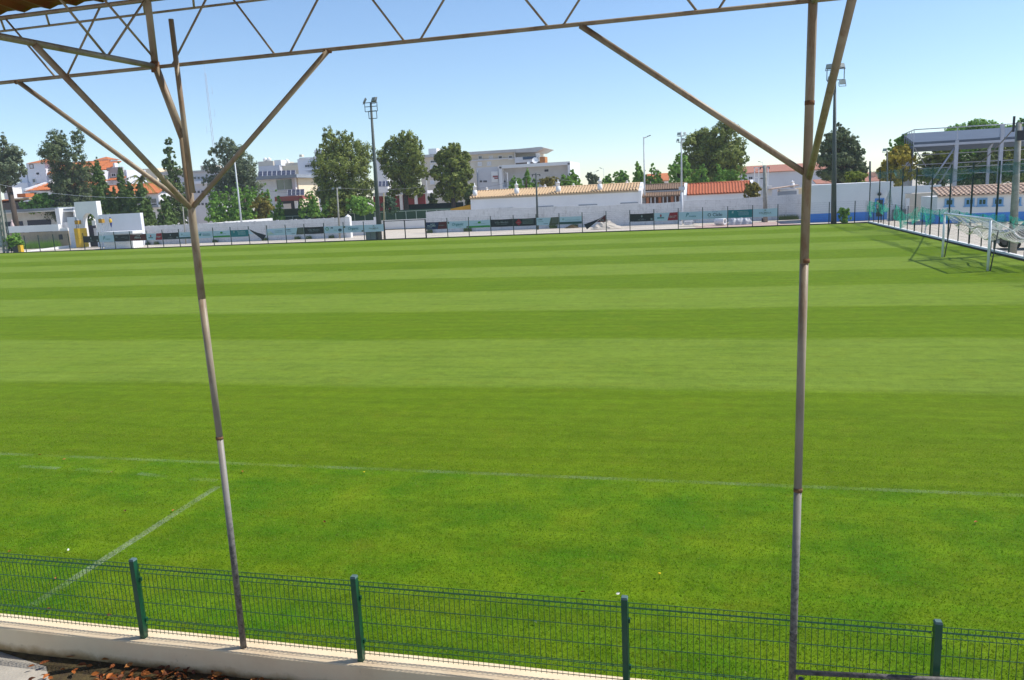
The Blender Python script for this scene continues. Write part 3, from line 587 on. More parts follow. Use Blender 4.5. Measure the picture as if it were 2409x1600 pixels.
# green sheet hoarding with a pale rail
HG = pm("green_sheet_hoarding", (.045, .105, .060), (.035, .085, .05), 2, .7, .5, 1.2, sc3=(1, .1, .02)); PR = pm("pale_green_rail", (.42, .52, .42), None, 4, .6)
hy = 123.0; h = thing("sheet_hoarding", "green sheet hoarding with pale rail behind the gate", "hoarding", (X(850, 500, hy), hy, 0))
hxs = [X(641+24.2*i, 512-1.18*i, hy) for i in range(19)]; hz = fZ(850, 494, hy)
for i in range(18):
    b = MB(); q = 9; w_ = hxs[i+1]-hxs[i]
    for j in range(q): x = hxs[i]+w_*j/q; b.box(x, x+w_/q*.55, hy-.03, hy+.05, -.03, hz); b.box(x+w_/q*.55, x+w_/q, hy, hy+.05, -.03, hz)
    b.build("sheet", HG, h)
for x in hxs: MB().box(x-.05, x+.05, hy-.16, hy-.06, -.03, hz-.22).build("post", PR, h)
MB().box(hxs[0], hxs[-1], hy-.17, hy-.05, hz-.26, hz-.17).build("rail", PR, h)
hs = pm("dark_screen_mesh", (.012, .026, .024), (.018, .035, .03), 3, .9)
settle(MB().box(X(958, 478, 131), X(1090, 476, 131), 131, 131.08, -.03, fZ(1020, 473, 131)), "shade_screen", hs, "dark green shade screen behind the hoarding right of centre left", "screen")
settle(MB().box(X(646, 500, 127), X(735, 500, 127), 127, 127.6, -.03, fZ(690, 488, 127)), "dark_hedge", pm("hedge_dark", (.02, .045, .02), (.035, .06, .025), 3, .95, .8, 9), "clipped dark hedge below the red awning", "hedge")
och = pm("ochre_wall", (.62, .33, .03), (.55, .28, .03), 1, .8)
b = MB().slab([(X(1060, 490, 113), 113, -.03), (X(1108, 490, 113), 113, -.03), (X(1108, 477, 113), 113, fZ(1108, 476, 113)), (X(1060, 490, 113), 113, fZ(1060, 486, 113))], (0, .3, 0)); settle(b, "ochre_wall", och, "ochre yellow sloping wall left of the long white house", "wall")
# ------------------------------------------------------------------ buildings
GLASS = pm("window_glass", (.045, .055, .07), (.07, .085, .10), .8, .12, spec=.7); GLASSG = pm("green_glass", (.10, .15, .13), (.16, .21, .18), .5, .12, spec=.7)
SHUT = pm("white_roller_shutter", (.66, .68, .72), None, 3, .7); FRAME = pm("window_frame_white", (.75, .75, .76), None, 3, .6); BLUE = pm("blue_trim_paint", (.10, .30, .74), (.085, .26, .68), 2, .7); LBLUE = pm("light_blue_trim", (.20, .40, .68), None, 2, .7)
def tile_material(name, a, b, c):
    m, n, p = nodes(name)
    f = ramp(n, noise(n, 1.6, 6, .7), [(.28, a), (.52, b), (.75, c)]); q = ramp(n, noise(n, 14, 3, .6), [(.3, .72), (.6, 1.08)])
    n.links.new(mix(n, 1.0, f, q, 'MULTIPLY'), p.inputs["Base Color"]); p.inputs["Roughness"].default_value = .9; return m
TILE_Y = tile_material("straw_clay_tile", (.60, .41, .24), (.64, .46, .27), (.48, .30, .19)); TILE_R = tile_material("red_clay_tile", (.56, .17, .07), (.50, .14, .06), (.40, .12, .06)); TILE_O = tile_material("orange_clay_tile", (.60, .21, .07), (.55, .17, .055), (.44, .14, .06)); TILE_B = tile_material("brown_clay_tile", (.30, .19, .12), (.25, .16, .10), (.20, .13, .09)); TILE_P = tile_material("pale_clay_tile", (.62, .42, .30), (.66, .47, .35), (.50, .30, .2))
BEIGE = pm("beige_render", (.62, .57, .48), (.56, .51, .43), .3, .9); GREYR = pm("grey_render", (.50, .49, .48), (.44, .43, .43), .3, .9); CREAM = pm("cream_render", (.80, .69, .50), (.74, .63, .46), .3, .9); DARK = pm("dark_opening", (.03, .032, .04), (.045, .045, .055), 1, .5); GFAS = pm("grey_fascia", (.30, .33, .37), (.25, .28, .32), .6, .6)
LGREY = pm("light_grey_render", (.63, .63, .66), (.57, .57, .60), .3, .9); STONE = block_wall_material("tan_rubble_wall", (.42, .33, .22), (.32, .28, .23), .3)
def fb(mb, x0, y0, x1, y1, Y, depth, z0=None):          # a block whose front face covers a sighted rectangle at distance Y (y read at its middle)
    xm = (x0+x1)/2; ym = (y0+y1)/2
    mb.box(fX(x0, ym, Y), fX(x1, ym, Y), Y, Y+depth, fZ(xm, y1, Y) if z0 is None else z0, fZ(xm, y0, Y)); return mb
def bld(name, label, x, Y, cat="building", group=None): return thing(name, label, cat, (fX(x, 480, Y), Y, 0), group)
def block(r, nm, mat, x0, y0, x1, y1, Y, depth, z0=-.03): return fb(MB(), x0, y0, x1, y1, Y, depth, z0).build(nm, mat, r)
def win(r, x0, y0, x1, y1, Y, glass=None, frame=None, fw=.10, nm="window", mull=0, sill=True):
    xm = (x0+x1)/2; ym = (y0+y1)/2; a, c = fX(x0, ym, Y), fX(x1, ym, Y); zb, zt = fZ(xm, y1, Y), fZ(xm, y0, Y); f = MB(); y = Y
    f.box(a, a+fw, y-.09, y-.002, zb, zt); f.box(c-fw, c, y-.09, y-.002, zb, zt); f.box(a+fw, c-fw, y-.09, y-.002, zt-fw, zt); f.box(a+fw, c-fw, y-.09, y-.002, zb, zb+fw)
    for k in range(mull): x = a+(c-a)*(k+1)/(mull+1); f.box(x-.03, x+.03, y-.07, y-.03, zb+fw, zt-fw)
    o = f.build(nm, frame or FRAME, r); MB().box(a+fw, c-fw, y-.03, y-.004, zb+fw, zt-fw).build("pane", glass or GLASS, o)
    if sill: MB().box(a-.08, c+.08, y-.16, y-.002, zb-.10, zb-.003).build("sill", frame or FRAME, o)
    return o
def tiles(r, mat, x0, x1, Y0, z0, Y1, z1, pitch=.30, nm="tile_roof", steps=8, amp=.075, cap=True):       # rows of round tiles from eave (Y0,z0) to ridge (Y1,z1)
    b = MB(); k = max(2, int(round((x1-x0)/pitch))); p = (x1-x0)/k
    prof = [(0, 0), (.08, .75), (.25, 1), (.42, .75), (.52, 0), (.76, -.35)]
    for i in range(k):
        for s in range(steps):
            t0, t1 = s/steps, (s+1)/steps; vs = []
            for t, lift in ((t0, .025), (t1, 0)):
                for u, h in prof+[(1, 0)]: vs.append((x0+(i+u)*p, Y0+(Y1-Y0)*t, z0+(z1-z0)*t+h*amp+lift+.02))
            q = len(prof)+1; b.add(vs, [(j, j+1, j+1+q, j+q) for j in range(q-1)])
    base = MB().slab([(x0, Y0, z0-.12), (x1, Y0, z0-.12), (x1, Y1, z1-.12), (x0, Y1, z1-.12)], (0, 0, .10)).build(nm, mat, r)
    o = b.build("tile_rows", mat, base); o["kind"] = "stuff"
    if cap: MB().tube((x0, Y1, z1+.02), (x1, Y1, z1+.02), .13, n=8).build("ridge_tile", mat, base)
    return base
def plain_roof(r, mat, pts, nm="tile_roof", th=.14): return MB().slab(pts, (0, 0, th)).build(nm, mat, r)
def alg_chimney(r, x, y0, y1, Y, s=1.0):
    zb, zt = fZ(x, y1, Y), fZ(x, y0, Y); X0 = fX(x, (y0+y1)/2, Y); H = zt-zb
    o = MB().lathe((X0, Y, zb-.25), [(.36*s, 0), (.34*s, .25+H*.42)], 8).build("chimney", WHITE, r)
    MB().lathe((X0, Y, zb+H*.42), [(.26*s, 0), (.26*s, H*.26), (.32*s, H*.28), (.22*s, H*.34), (.07*s, H*.38), (.05*s, H*.58)], 8).build("chimney_pot", WHITE, o); return o

# --- long white row house with straw tiles
Y = 112.0; r = bld("row_house", "long white house with straw coloured tile roof and white chimneys", 1300, Y, "house")
x0, x1 = fX(1107, 470, Y), fX(1508, 455, Y); ze = fZ(1307, 451.5, Y); zr = fZ(1307, 436, 115.5)
MB().box(x0, x1, Y, Y+8, -.03, ze-.15).build("wall", WHITE2, r)
MB().slab([(x0+.15, Y, ze-.15), (x0+.15, Y+3.5, zr-.15), (x0+.15, Y+7, ze-.15)], (.2, 0, 0)).build("gable", WHITE2, r)
tiles(r, TILE_Y, x0-.1, x1-.35, Y-.25, ze, Y+3.5, zr, .42, amp=.13)
plain_roof(r, TILE_Y, [(x0-.1, Y+3.5, zr-.1), (x1-.35, Y+3.5, zr-.1), (x1-.35, Y+8, ze-.5), (x0-.1, Y+8, ze-.5)], "rear_roof")
MB().slab([(x1-.33, Y-.3, ze-.1), (x1-.33, Y+3.5, zr+.12), (x1-.33, Y+7.3, ze-.1), (x1-.33, Y+7.3, -.03), (x1-.33, Y-.3, -.03)], (.4, 0, 0)).build("gable_wall", WHITE, r)
for px, ya, yb in ((1117, 425, 455), (1215, 421, 450), (1313, 417, 446), (1411, 413, 441)): alg_chimney(r, px, ya, yb, Y+.7, 1.0)
for px, ya, yb in ((1145, 434, 444), (1282, 428, 438), (1349, 426, 434), (1475, 420, 429)): alg_chimney(r, px, ya, yb, Y+4.8, .7)
for xa, xb, yy in ((1165, 1206, 484.5), (1261, 1302, 481), (1361, 1405, 477.5), (1459, 1501, 474)): fb(MB(), xa, yy-1.2, xb, yy+1.2, Y-.06, .05).build("vent_strip", GFAS, r)
MB().box(x0, x1-.4, Y-.05, Y-.003, ze-.28, ze-.17).build("eaves_band", BEIGE, r)
# --- brown shed between the houses
Y = 113.0; r = bld("brick_shed", "low shed with brown tile roof and open brick front", 1560, Y, "shed"); x0, x1 = fX(1511, 460, Y), fX(1613, 455, Y)
ze = fZ(1560, 458, Y); zm = fZ(1560, 446, Y+2.4); zr = fZ(1560, 431, Y+5)
MB().box(x0, x1, Y+.5, Y+5, -.03, ze-.1).build("wall", pm("dark_brick_back", (.14, .09, .07), (.2, .11, .07), 2, .9), r)
BR = pm("orange_brick", (.42, .17, .08), (.32, .13, .07), 4, .9)
for i, t in enumerate(np.linspace(0, 1, 11)):
    x = x0+(x1-x0-.35)*t; MB().box(x, x+(.38 if i % 3 == 1 else .16), Y, Y+.3, -.03, ze-.15).build("post", BR if i % 3 == 1 else GREYR, r)
tiles(r, TILE_B, x0, x1, Y-.2, ze, Y+2.4, zm-.15, .34, "lower_roof", 5, .06, False); tiles(r, TILE_B, x0, x1, Y+2.2, zm+.18, Y+5, zr, .34, "upper_roof", 5, .06); MB().box(x0, x1, Y+2.2, Y+2.3, zm-.2, zm+.15).build("roof_step", GREYR, r)
# --- red tiled house
Y = 112.5; r = bld("tiled_house", "white house with bright red tile roof beside the shed", 1690, Y, "house"); x0, x1 = fX(1616, 455, Y), fX(1768, 450, Y)
ze = fZ(1686, 453.5, Y); zr = fZ(1700, 428.5, Y+4)
MB().box(x0-.5, x1+.2, Y, Y+8, -.03, ze-.12).build("wall", WHITE2, r); tiles(r, TILE_R, x0, x1, Y-.25, ze, Y+4, zr, .40)
plain_roof(r, TILE_R, [(x0, Y+4, zr-.1), (x1, Y+4, zr-.1), (x1, Y+8, ze-.3), (x0, Y+8, ze-.3)], "rear_roof")
for xa in (x0-.45, x1): MB().slab([(xa, Y-.3, ze-.05), (xa, Y+4, zr+.2), (xa, Y+8.1, ze-.1), (xa, Y+8.1, -.03), (xa, Y-.3, -.03)], (.42, 0, 0)).build("gable_wall", WHITE, r)
# --- far long barn
Y = 175.0; r = bld("long_barn", "far long white building with pinkish red tile roof at right", 1840, Y); x0, x1 = fX(1746, 410, Y), fX(1985, 400, Y); ze = fZ(1840, 405, Y); zr = fZ(1840, 389, Y+7)
MB().box(x0, x1, Y, Y+14, -.03, ze).build("wall", LGREY, r); TPK = tile_material("pink_clay_tile", (.46, .20, .13), (.40, .17, .11), (.34, .15, .1))
plain_roof(r, TPK, [(x0-.3, Y-.4, ze), (x1+.3, Y-.4, ze), (x1+.3, Y+7, zr), (x0-.3, Y+7, zr)]); plain_roof(r, TPK, [(x0-.3, Y+7, zr), (x1+.3, Y+7, zr), (x1+.3, Y+14, ze), (x0-.3, Y+14, ze)], "rear_roof")
for xa in (1762, 1766.5, 1789, 1793.5): win(r, xa, 416, xa+3.4, 421, Y, DARK, DARK, .05, sill=False)
# --- low outbuilding
Y = 106.0; r = bld("outbuilding", "small white outbuilding with tile verge behind the right wall", 1860, Y, "outbuilding"); x0, x1, x2 = fX(1808, 455, Y), fX(1880, 455, Y), fX(1936, 455, Y)
zt = fZ(1865, 442, Y); MB().box(x0+1.4, x1, Y+.6, Y+4, -.03, fZ(1845, 447, Y)).build("wall", WHITE, r); MB().box(x1+.003, x2, Y+.9, Y+4, -.03, fZ(1905, 444, Y)).build("rear_wall", CREAM, r)
MB().slab([(x0, Y, fZ(1808, 445, Y)), (x1, Y, fZ(1880, 436, Y)), (x1, Y+4, fZ(1880, 436, Y)), (x0, Y+4, fZ(1808, 445, Y))], (0, 0, -.14)).build("tile_verge", TILE_P, r)
for xa, xb in ((1828, 1874), (1876, 1877)): pass
fb(MB(), 1829, 451, 1874, 465, Y+.52, .06).build("window", GFAS, r); fb(MB(), 1917, 440, 1932, 463, Y+.82, .06).build("window", DARK, r); alg_chimney(r, 1864, 425, 438, Y+1.5, .8)
MB().box(x1, x2, Y+.2, Y+.9, fZ(1905, 442, Y), fZ(1905, 441, Y)).build("awning", BEIGE, r)
settle(MB().box(fX(1790, 455, 107), fX(1816, 455, 107), 107, 109, -.03, fZ(1803, 437, 107)), "white_annex", WHITE, "white box annex behind the small round bush on the wall", "annex")
gh = bld("pergola_frame", "white open post frame standing above the far roofs at right", 1790, 118, "frame")
for px in (1775, 1785, 1797, 1807): 
    xx = fX(px, 420, 118); MB().box(xx-.06, xx+.06, 118, 118.12, -.03, fZ(px, 393, 118)).build("post", WHITE, gh)
for yy in (394, 417): MB().box(fX(1775, yy, 118), fX(1807, yy, 118), 118.0, 118.1, fZ(1791, yy+.8, 118), fZ(1791, yy-.8, 118)).build("rail", WHITE, gh)
# --- clubhouse wall with blue base
Y = 95.0; r = bld("clubhouse", "white clubhouse with bright blue base and dark blue-framed door", 2000, Y); x0, x1 = fX(1906, 480, Y), fX(2100, 470, Y); zt = fZ(2000, 435.5, Y); zb = fZ(2000, 504, Y)
MB().box(x0, x1, Y, Y+7, zb, zt).build("wall", WHITE2, r); MB().box(x0, x1, Y-.02, Y+7, -.03, zb-.003).build("base_band", BLUE, r)
d = fb(MB(), 2058, 471.5, 2080, 514, Y-.10, .07).build("door_frame", BLUE, r); fb(MB(), 2061.5, 475, 2076.5, 514, Y-.13, .02).build("door_leaf", DARK, d); fb(MB(), 2062.5, 477, 2067, 495, Y-.145, .01).build("door_pane", pm("cream_curtain", (.5, .47, .38), None, 3, .7), d)
lx = fX(2068, 461, Y); lz = fZ(2068, 461, Y); MB().lathe((lx, Y-.25, lz-.22), [(.05, 0), (.2, .08), (.22, .22), (.16, .36), (.04, .42)], 10).build("lamp", DARK, r); MB().box(lx-.03, lx+.03, Y-.2, Y-.002, lz+.1, lz+.16).build("lamp_arm", DARK, r)
# --- changing rooms at right
Y = 84.0; r = bld("changing_rooms", "white changing room block with blue framed windows and pale tile roof at right", 2300, Y); x0, x1 = fX(2205, 480, Y), fX(2520, 470, Y)
ze = fZ(2307, 460, Y-.3); zr = fZ(2307, 440.5, Y+2.6); zb = fZ(2300, 504, Y)
MB().box(x0, x1, Y, Y+6, zb, ze-.1).build("wall", WHITE2, r); MB().box(x0, x1, Y-.02, Y+6, -.03, zb-.003).build("base_band", BLUE, r); tiles(r, TILE_P, x0, x1, Y-.3, ze, Y+2.6, zr, .42, "tile_roof", 5, .10)
for xa, xb, ya, yb in ((2222, 2244, 470, 488), (2269, 2292, 469, 487), (2299, 2322, 468.5, 486.5), (2336, 2360, 467.5, 486), (2381, 2402, 466.5, 484.5)): win(r, xa, ya, xb, yb, Y, pm("green_dark_glass", (.02, .06, .04), None, 2, .2), LBLUE, .15, mull=1)
# --- covered bay beside it
Y = 93.0; r = bld("open_bay", "white open bay with steps and grey gate panel right of the clubhouse", 2150, Y, "building"); 
fb(MB(), 2089, 441, 2214, 458, Y, .3).build("beam", WHITE2, r); fb(MB(), 2089, 458, 2128, 526, Y+.01, .25, -.03).build("wall", WHITE2, r); fb(MB(), 2130, 458, 2215, 526, Y+2.6, .2, -.03).build("rear_wall", BEIGE, r)
fb(MB(), 2131, 471, 2139, 526, Y-.4, .4, -.03).build("pillar", WHITE, r); fb(MB(), 2175, 472, 2200, 526, Y+.4, .2, -.03).build("door_panel", LGREY, r); fb(MB(), 2098, 497, 2131, 530, Y-.6, .06, -.03).build("gate_panel", pm("grey_gate_sheet", (.16, .18, .2), None, 2, .6), r)
for k in range(5): fb(MB(), 2160+k*2.5, 512-k*7, 2176, 520-k*7, Y+.6+k*.25, .25, -.03).build("step", WHITE, r)
# --- steel stand skeleton
Y = 112.0; r = bld("steel_stand", "grey steel skeleton with metal roof rising behind the changing rooms", 2280, Y, "steel frame"); SG = pm("galvanised_steel", (.42, .44, .50), (.36, .38, .44), 1, .5, metal=.2); RSH = pm("blue_grey_roof_sheet", (.19, .235, .30), (.165, .205, .27), .5, .45, metal=.3)
def sx(x, y, YY=Y): return fX(x, y, YY)
xl = sx(2149, 345); xr = sx(2520, 320); zt = fZ(2280, 337, Y); zt2 = fZ(2280, 323.5, Y+6.5)
MB().slab([(xl, Y, zt), (xr, Y, zt), (xr, Y+6.5, zt2+.5), (xl, Y+6.5, zt2+.5)], (0, 0, .35)).build("roof", pm("dark_roof_underside", (.095, .12, .155), (.08, .10, .135), .5, .5), r); MB().box(xl, xr, Y-.1, Y, zt-.25, zt+.05).build("eaves_beam", SG, r)
MB().box(xl, xr, Y+6.6, Y+6.7, zt-.7, zt2).build("rear_sheet", RSH, r)
b = MB(); 
for k in range(11): y = Y+.1+k*.6; b.box(xl, xl+(.18 if k % 2 else .08), y, y+.6, -.03, zt-.1)
b.build("side_sheeting", SG, r)
for px in (2249, 2354, 2460): xx = sx(px, 380); MB().box(xx-.21, xx+.21, Y-.05, Y+.35, -.03, zt+(1.9 if px == 2354 else .3)).build("column", SG, r)
xx = sx(2331, 390); MB().box(xx-.16, xx+.16, Y+.8, Y+1.1, -.03, zt-.9).build("column", SG, r); MB().tube((xx, Y+.9, zt-.95), (sx(2341, 342), Y+.9, zt-.1), .17, n=6).build("knee_brace", SG, r)
for ya in (361, 384, 394, 410): MB().box(xl, xr, Y+6.2, Y+6.35, fZ(2280, ya+1, Y+6), fZ(2280, ya-1, Y+6)).build("girt", SG, r)
for (a, c, YY) in (((2186, 437), (2246, 350), Y+.2), ((2208, 437), (2249, 372), Y+4)): MB().tube(fa(a[0], a[1], YY), fa(c[0], c[1], YY), .11, n=6).build("diagonal_brace", SG, r)
MB().tube(fa(2152, 352, Y+.3), fa(2179, 396, Y+6), .06, n=6).build("tie_rod", SG, r)
zr = fZ(2280, 300, Y); MB().tube((xl, Y, zr), (xr, Y, zr), .06, n=6).build("guard_rail", SG, r); MB().tube((xl, Y, zr), (xl, Y+6.5, zt2+.7), .06, n=6).build("guard_rail", SG, r)
for k in range(6): MB().tube((xl, Y+k*1.2, zt+k*.12), (xl, Y+k*1.2, zr-(zr-zt2-.7)*k*1.2/6.5), .045, n=5).build("guard_post", SG, r)
for px in (2252, 2356): MB().tube((sx(px, 320), Y, zt), (sx(px, 320), Y, zr), .045, n=5).build("guard_post", SG, r)

# --- centre: apartment block with sweeping roof
Y = 178.0; r = bld("apartment_block", "long beige apartment block with overhanging grey roof at centre", 1130, Y)
def rw(nm, m, x0, y0, x1, y1, dY=0, dep=10, z0=-.03): return fb(MB(), x0, y0, x1, y1, Y+dY, dep, z0).build(nm, m, r)
rw("wall", BEIGE, 990, 359, 1213, 440); rw("roof", GREYR, 986, 352.5, 1214, 359, -1.6, 14, None); rw("end_wall", BEIGE, 1213.6, 352, 1262, 440, 1.0)
MB().slab([fa(1213, 346, Y-2), fa(1272, 340.5, Y-2), fa(1280, 343, Y-2), fa(1262, 352.5, Y-2), fa(1213, 354, Y-2)], (0, 12, 0)).build("end_roof", GREYR, r)
rw("balcony", LGREY, 1211, 364, 1262, 377, -1.4, 2.2, None); rw("balcony_glass", pm("blue_balcony_glass", (.05, .09, .16), None, 1, .2), 1230, 363.5, 1262, 370, -1.5, .08, None); rw("balcony_recess", pm("dark_recess", (.13, .12, .12), None, 1, .8), 1213, 376.5, 1270, 381, -.6, 1.2, None)
rw("orange_side", pm("orange_render", (.50, .20, .06), None, 1, .8), 1270, 364, 1282, 381, -1.0, 3, None); rw("balcony_screen", WHITE, 1260, 355, 1270, 365, -.9, .2, None)
rw("string_course", LGREY, 1040, 370.5, 1212, 373, -.35, .34, None); rw("penthouse", WHITE, 1008, 344, 1027, 357, 2, 4, None)
rw("downpipe", FRAME, 1212, 350, 1214, 440, -.5, .2, None)
for xa in (1125, 1150, 1172, 1196): win(r, xa, 361, xa+10, 369.5, Y, GLASS if xa != 1150 else SHUT, FRAME, .12)
for xa in (1012, 1034, 1124, 1146): 
    for ya in (377, 395, 414): win(r, xa, ya+(1100-xa)*.05, xa+10, ya+9+(1100-xa)*.05, Y, SHUT, FRAME, .12)
win(r, 1012, 371, 1026, 378, Y, GLASS, FRAME, .12)
def dish(label, x, y, Y, rad):
    c = fa(x, y, Y); q = thing("satellite_dish", label, "dish", tuple(c), "satellite dishes"); b = MB(); n = 14; vs = []; d = Vector((.2, -.9, .4)).normalized(); u = d.orthogonal().normalized(); v = d.cross(u)
    for k, (rr, dd) in enumerate(((.05, 0), (.5, .06), (.85, .17), (1, .25))): vs += [Vector(c)+(u*math.cos(2*math.pi*i/n)+v*math.sin(2*math.pi*i/n))*rr*rad+d*dd*rad for i in range(n)]
    b.add(vs, [(k*n+i, k*n+(i+1) % n, (k+1)*n+(i+1) % n, (k+1)*n+i) for k in range(3) for i in range(n)], True); b.build("reflector", WHITE, q); MB().tube(Vector(c)-Vector((0, 0, rad*1.6)), Vector(c), .05, n=6).build("mast", SG, q); MB().tube(Vector(c)+u*rad*-.8, Vector(c)+d*rad*.9, .02, n=5).build("feed_arm", SG, q)
# --- white framed hall in front of it
Y = 150.0; r = bld("framed_hall", "grey hall with a projecting white frame in front of the apartments", 1255, Y)
rw("wall", GREYR, 1176, 384, 1338, 442, 1.6, 10); rw("roof_beam", WHITE2, 1174, 379.5, 1341, 387, 0, 12, None); rw("frame_post", WHITE2, 1174, 387, 1181, 446, 0, 12); rw("frame_post", WHITE2, 1336, 379, 1341.5, 430, 0, 12); rw("plinth", LGREY, 1181, 435, 1205, 442, .2, 2, None)
fb(MB(), 1281, 394, 1290, 399, Y+1.5, .09).build("louvre", DARK, r); fb(MB(), 1181, 420, 1189, 424, Y+1.5, .09).build("louvre", DARK, r); fb(MB(), 1201, 419, 1204, 423, Y+1.5, .09).build("louvre", DARK, r)
rw("side_block", LGREY, 1122, 388, 1173.4, 446, .5, 10); sg = rw("sign_board", WHITE, 1156, 398, 1171.5, 423, .38, .1, None)
xx = fX(1164, 411, Y); MB().box(xx-.5, xx+.55, Y+.34, Y+.36, fZ(1164, 412, Y), fZ(1164, 408, Y)).build("lettering_band", pm("print_faded_red", (.35, .12, .12), None, 3, .7), sg); MB().box(xx-.2, xx+.55, Y+.34, Y+.36, fZ(1164, 416, Y), fZ(1164, 413, Y)).build("lettering_band", MATS["print_faded_red"], sg)
for k in range(6):
    if k != 2: fb(MB(), 1129+k*2.8, 419.5, 1131+k*2.8, 423.5, Y+.42, .07).build("window", DARK, r)
MB().tube(fa(1122.5, 396, Y+.3), fa(1124, 444, Y+.3), .10, n=6).build("downpipe", GFAS, r)
dish("large white satellite dish above the framed hall", 1259, 373, 152, .62); dish("small white satellite dish beside the large one", 1244, 379, 152, .32)

# --- modern villa with solar panels
Y = 142.0; r = bld("modern_villa", "modern white villa with rooftop solar panels and tall window", 650, Y, "house")
rw("wall", WHITE2, 598, 414, 697, 492, .6, 9); rw("roof_fascia", GFAS, 594, 411, 698, 418.5, -1.2, 11, None)
SOL = pm("solar_cell", (.05, .055, .09), (.07, .075, .11), 2, .35, spec=.4)
def solar(x0, y0, x1, y1, n, dY, label):
    q = thing("solar_array", label, "solar panels", tuple(fa((x0+x1)/2, y1, Y+dY)), "solar arrays")
    for k in range(n):
        a = x0+(x1-x0)*k/n; c = x0+(x1-x0)*(k+1)/n-.6; sl = (y1-y0); s0 = (a-x0)*-.048; s1 = (c-x0)*-.048
        P = [fa(a, y1+s0, Y+dY), fa(c, y1+s1, Y+dY), fa(c+.3, y0+s1, Y+dY+1.6), fa(a+.3, y0+s0, Y+dY+1.6)]; o = MB().slab(P, (0, .05, -.06)).build("panel", SOL, q)
        f = MB(); [f.tube(P[i], P[(i+1) % 4], .025, n=4) for i in range(4)]; f.tube((P[0]+P[3])/2, (P[1]+P[2])/2, .018, n=4); f.build("panel_frame", FRAME, o)
solar(607, 402, 695, 413, 8, -1.0, "row of solar panels along the roof edge of the modern villa"); solar(676, 444, 716, 457.5, 4, -3.5, "four solar panels on the awning roof below the modern villa")
win(r, 650, 418.5, 689, 445, Y+.6, GLASSG, FRAME, .12, mull=1); rw("side_wall", CREAM, 697.5, 416, 704, 492, 1.2, 8); 
rw("awning", pm("red_awning_cloth", (.33, .10, .085), (.27, .08, .07), .8, .8), 646, 459, 712, 467, -4, 4.4, None)
rw("awning_valance", MATS["red_awning_cloth"], 646, 467, 712, 470, -4.1, .08, None); rw("ground_floor", DARK, 650, 470, 704, 492, .3, .2)
for xa in (648, 693): rw("pillar", WHITE, xa, 470, xa+6.5, 492, -3.8, .4)
rw("terrace_panel", WHITE, 662, 477, 684, 487, -1.5, .1)
# --- beige blocks behind
Y = 170.0; r = bld("beige_flats", "beige flats with white stair box behind the modern villa", 655, Y)
rw("wall", BEIGE, 610, 377.5, 645, 440); rw("wall", BEIGE, 661, 381, 704, 440, 1); rw("stair_box", WHITE, 645.5, 374.5, 661, 388, -1, 4, None); rw("parapet", CREAM, 666, 387, 704, 397, -1.2, .3, None); rw("wall", LGREY, 610, 388, 660, 440, -1.5, 1.2)
for xa, ya in ((624, 374.5), (633, 374), (675, 377)): c = fa(xa, ya, Y+2); MB().lathe(tuple(c-np.array((0, 0, .4))), [(.1, 0), (.5, .15), (.5, .6), (.1, .95)], 10).build("water_tank", WHITE, r)
# --- white tower block
Y = 160.0; r = bld("white_flats", "tall white flats with curved balconies left of the big olive tree", 735, Y)
WB = pm("cool_white_render", (.76, .77, .82), (.72, .73, .78), .3, .85)
rw("wall", WB, 703, 369, 775, 450); rw("parapet", WHITE, 703, 366, 775, 369, -.4, 10.8, None)
for ya in (377, 391.5, 402): rw("balcony", WB, 716, ya, 775, ya+(5 if ya > 390 else 2.2), -1.6, 1.6, None)
for ya in (384, 409): win(r, 717, ya, 740, ya+6.5, Y, GLASS, FRAME, .1, mull=3)
win(r, 721, 430, 727, 438, Y, GLASS, FRAME, .1); rw("chimney", BEIGE, 704, 361, 710, 366.4, 1, 1, None); rw("stair_head", WB, 740, 349, 757, 366.5, 3, 3, None)
rw("right_wing", WHITE2, 880, 368, 910, 450, 0, 8); rw("shop_front", pm("red_shop_front", (.26, .04, .04), None, 1, .7), 878, 454, 1000, 475, -16, .3); rw("shop_canopy", LGREY, 872, 446, 1006, 453, -17, 3, None)
for xa in (905, 940, 975): rw("shop_pillar", WHITE, xa, 453, xa+6, 476, -16.6, .4)
solar(890, 422, 916, 434, 3, -19, "solar panels seen between the two olive trees")
# --- lavender grey apartments
Y = 150.0; r = bld("grey_flats", "pale grey flats with window bands behind the left roof column", 480, Y)
rw("wall", LGREY, 380, 406, 517, 506); rw("roof_slab", GREYR, 378, 402.5, 519, 406.3, -.8, 11, None); rw("roof_house", BEIGE, 472, 389, 498, 402.6, 2, 4, None)
for ya in (415, 448, 477): 
    for k in range(5): win(r, 455+k*9, ya-k*.4, 463+k*9, ya+8-k*.4, Y, GLASS, FRAME, .1, sill=False)
rw("balcony", WB, 452, 425, 500, 432, -1.2, 1.2, None); rw("plinth", pm("dark_plinth", (.07, .07, .075), None, 1, .9), 455, 506.5, 512, 516, .3, 2)
Y = 165.0; r = bld("cream_flats", "cream coloured flats behind the palm at left", 372, Y); rw("wall", CREAM, 338, 398, 372, 470); rw("wall", CREAM, 372.5, 404, 412, 470, 1.0); rw("roof_house", BEIGE, 384, 398, 404, 404, 3, 3, None)
win(r, 378, 410, 386, 415, Y+1, GLASS, FRAME, .1)

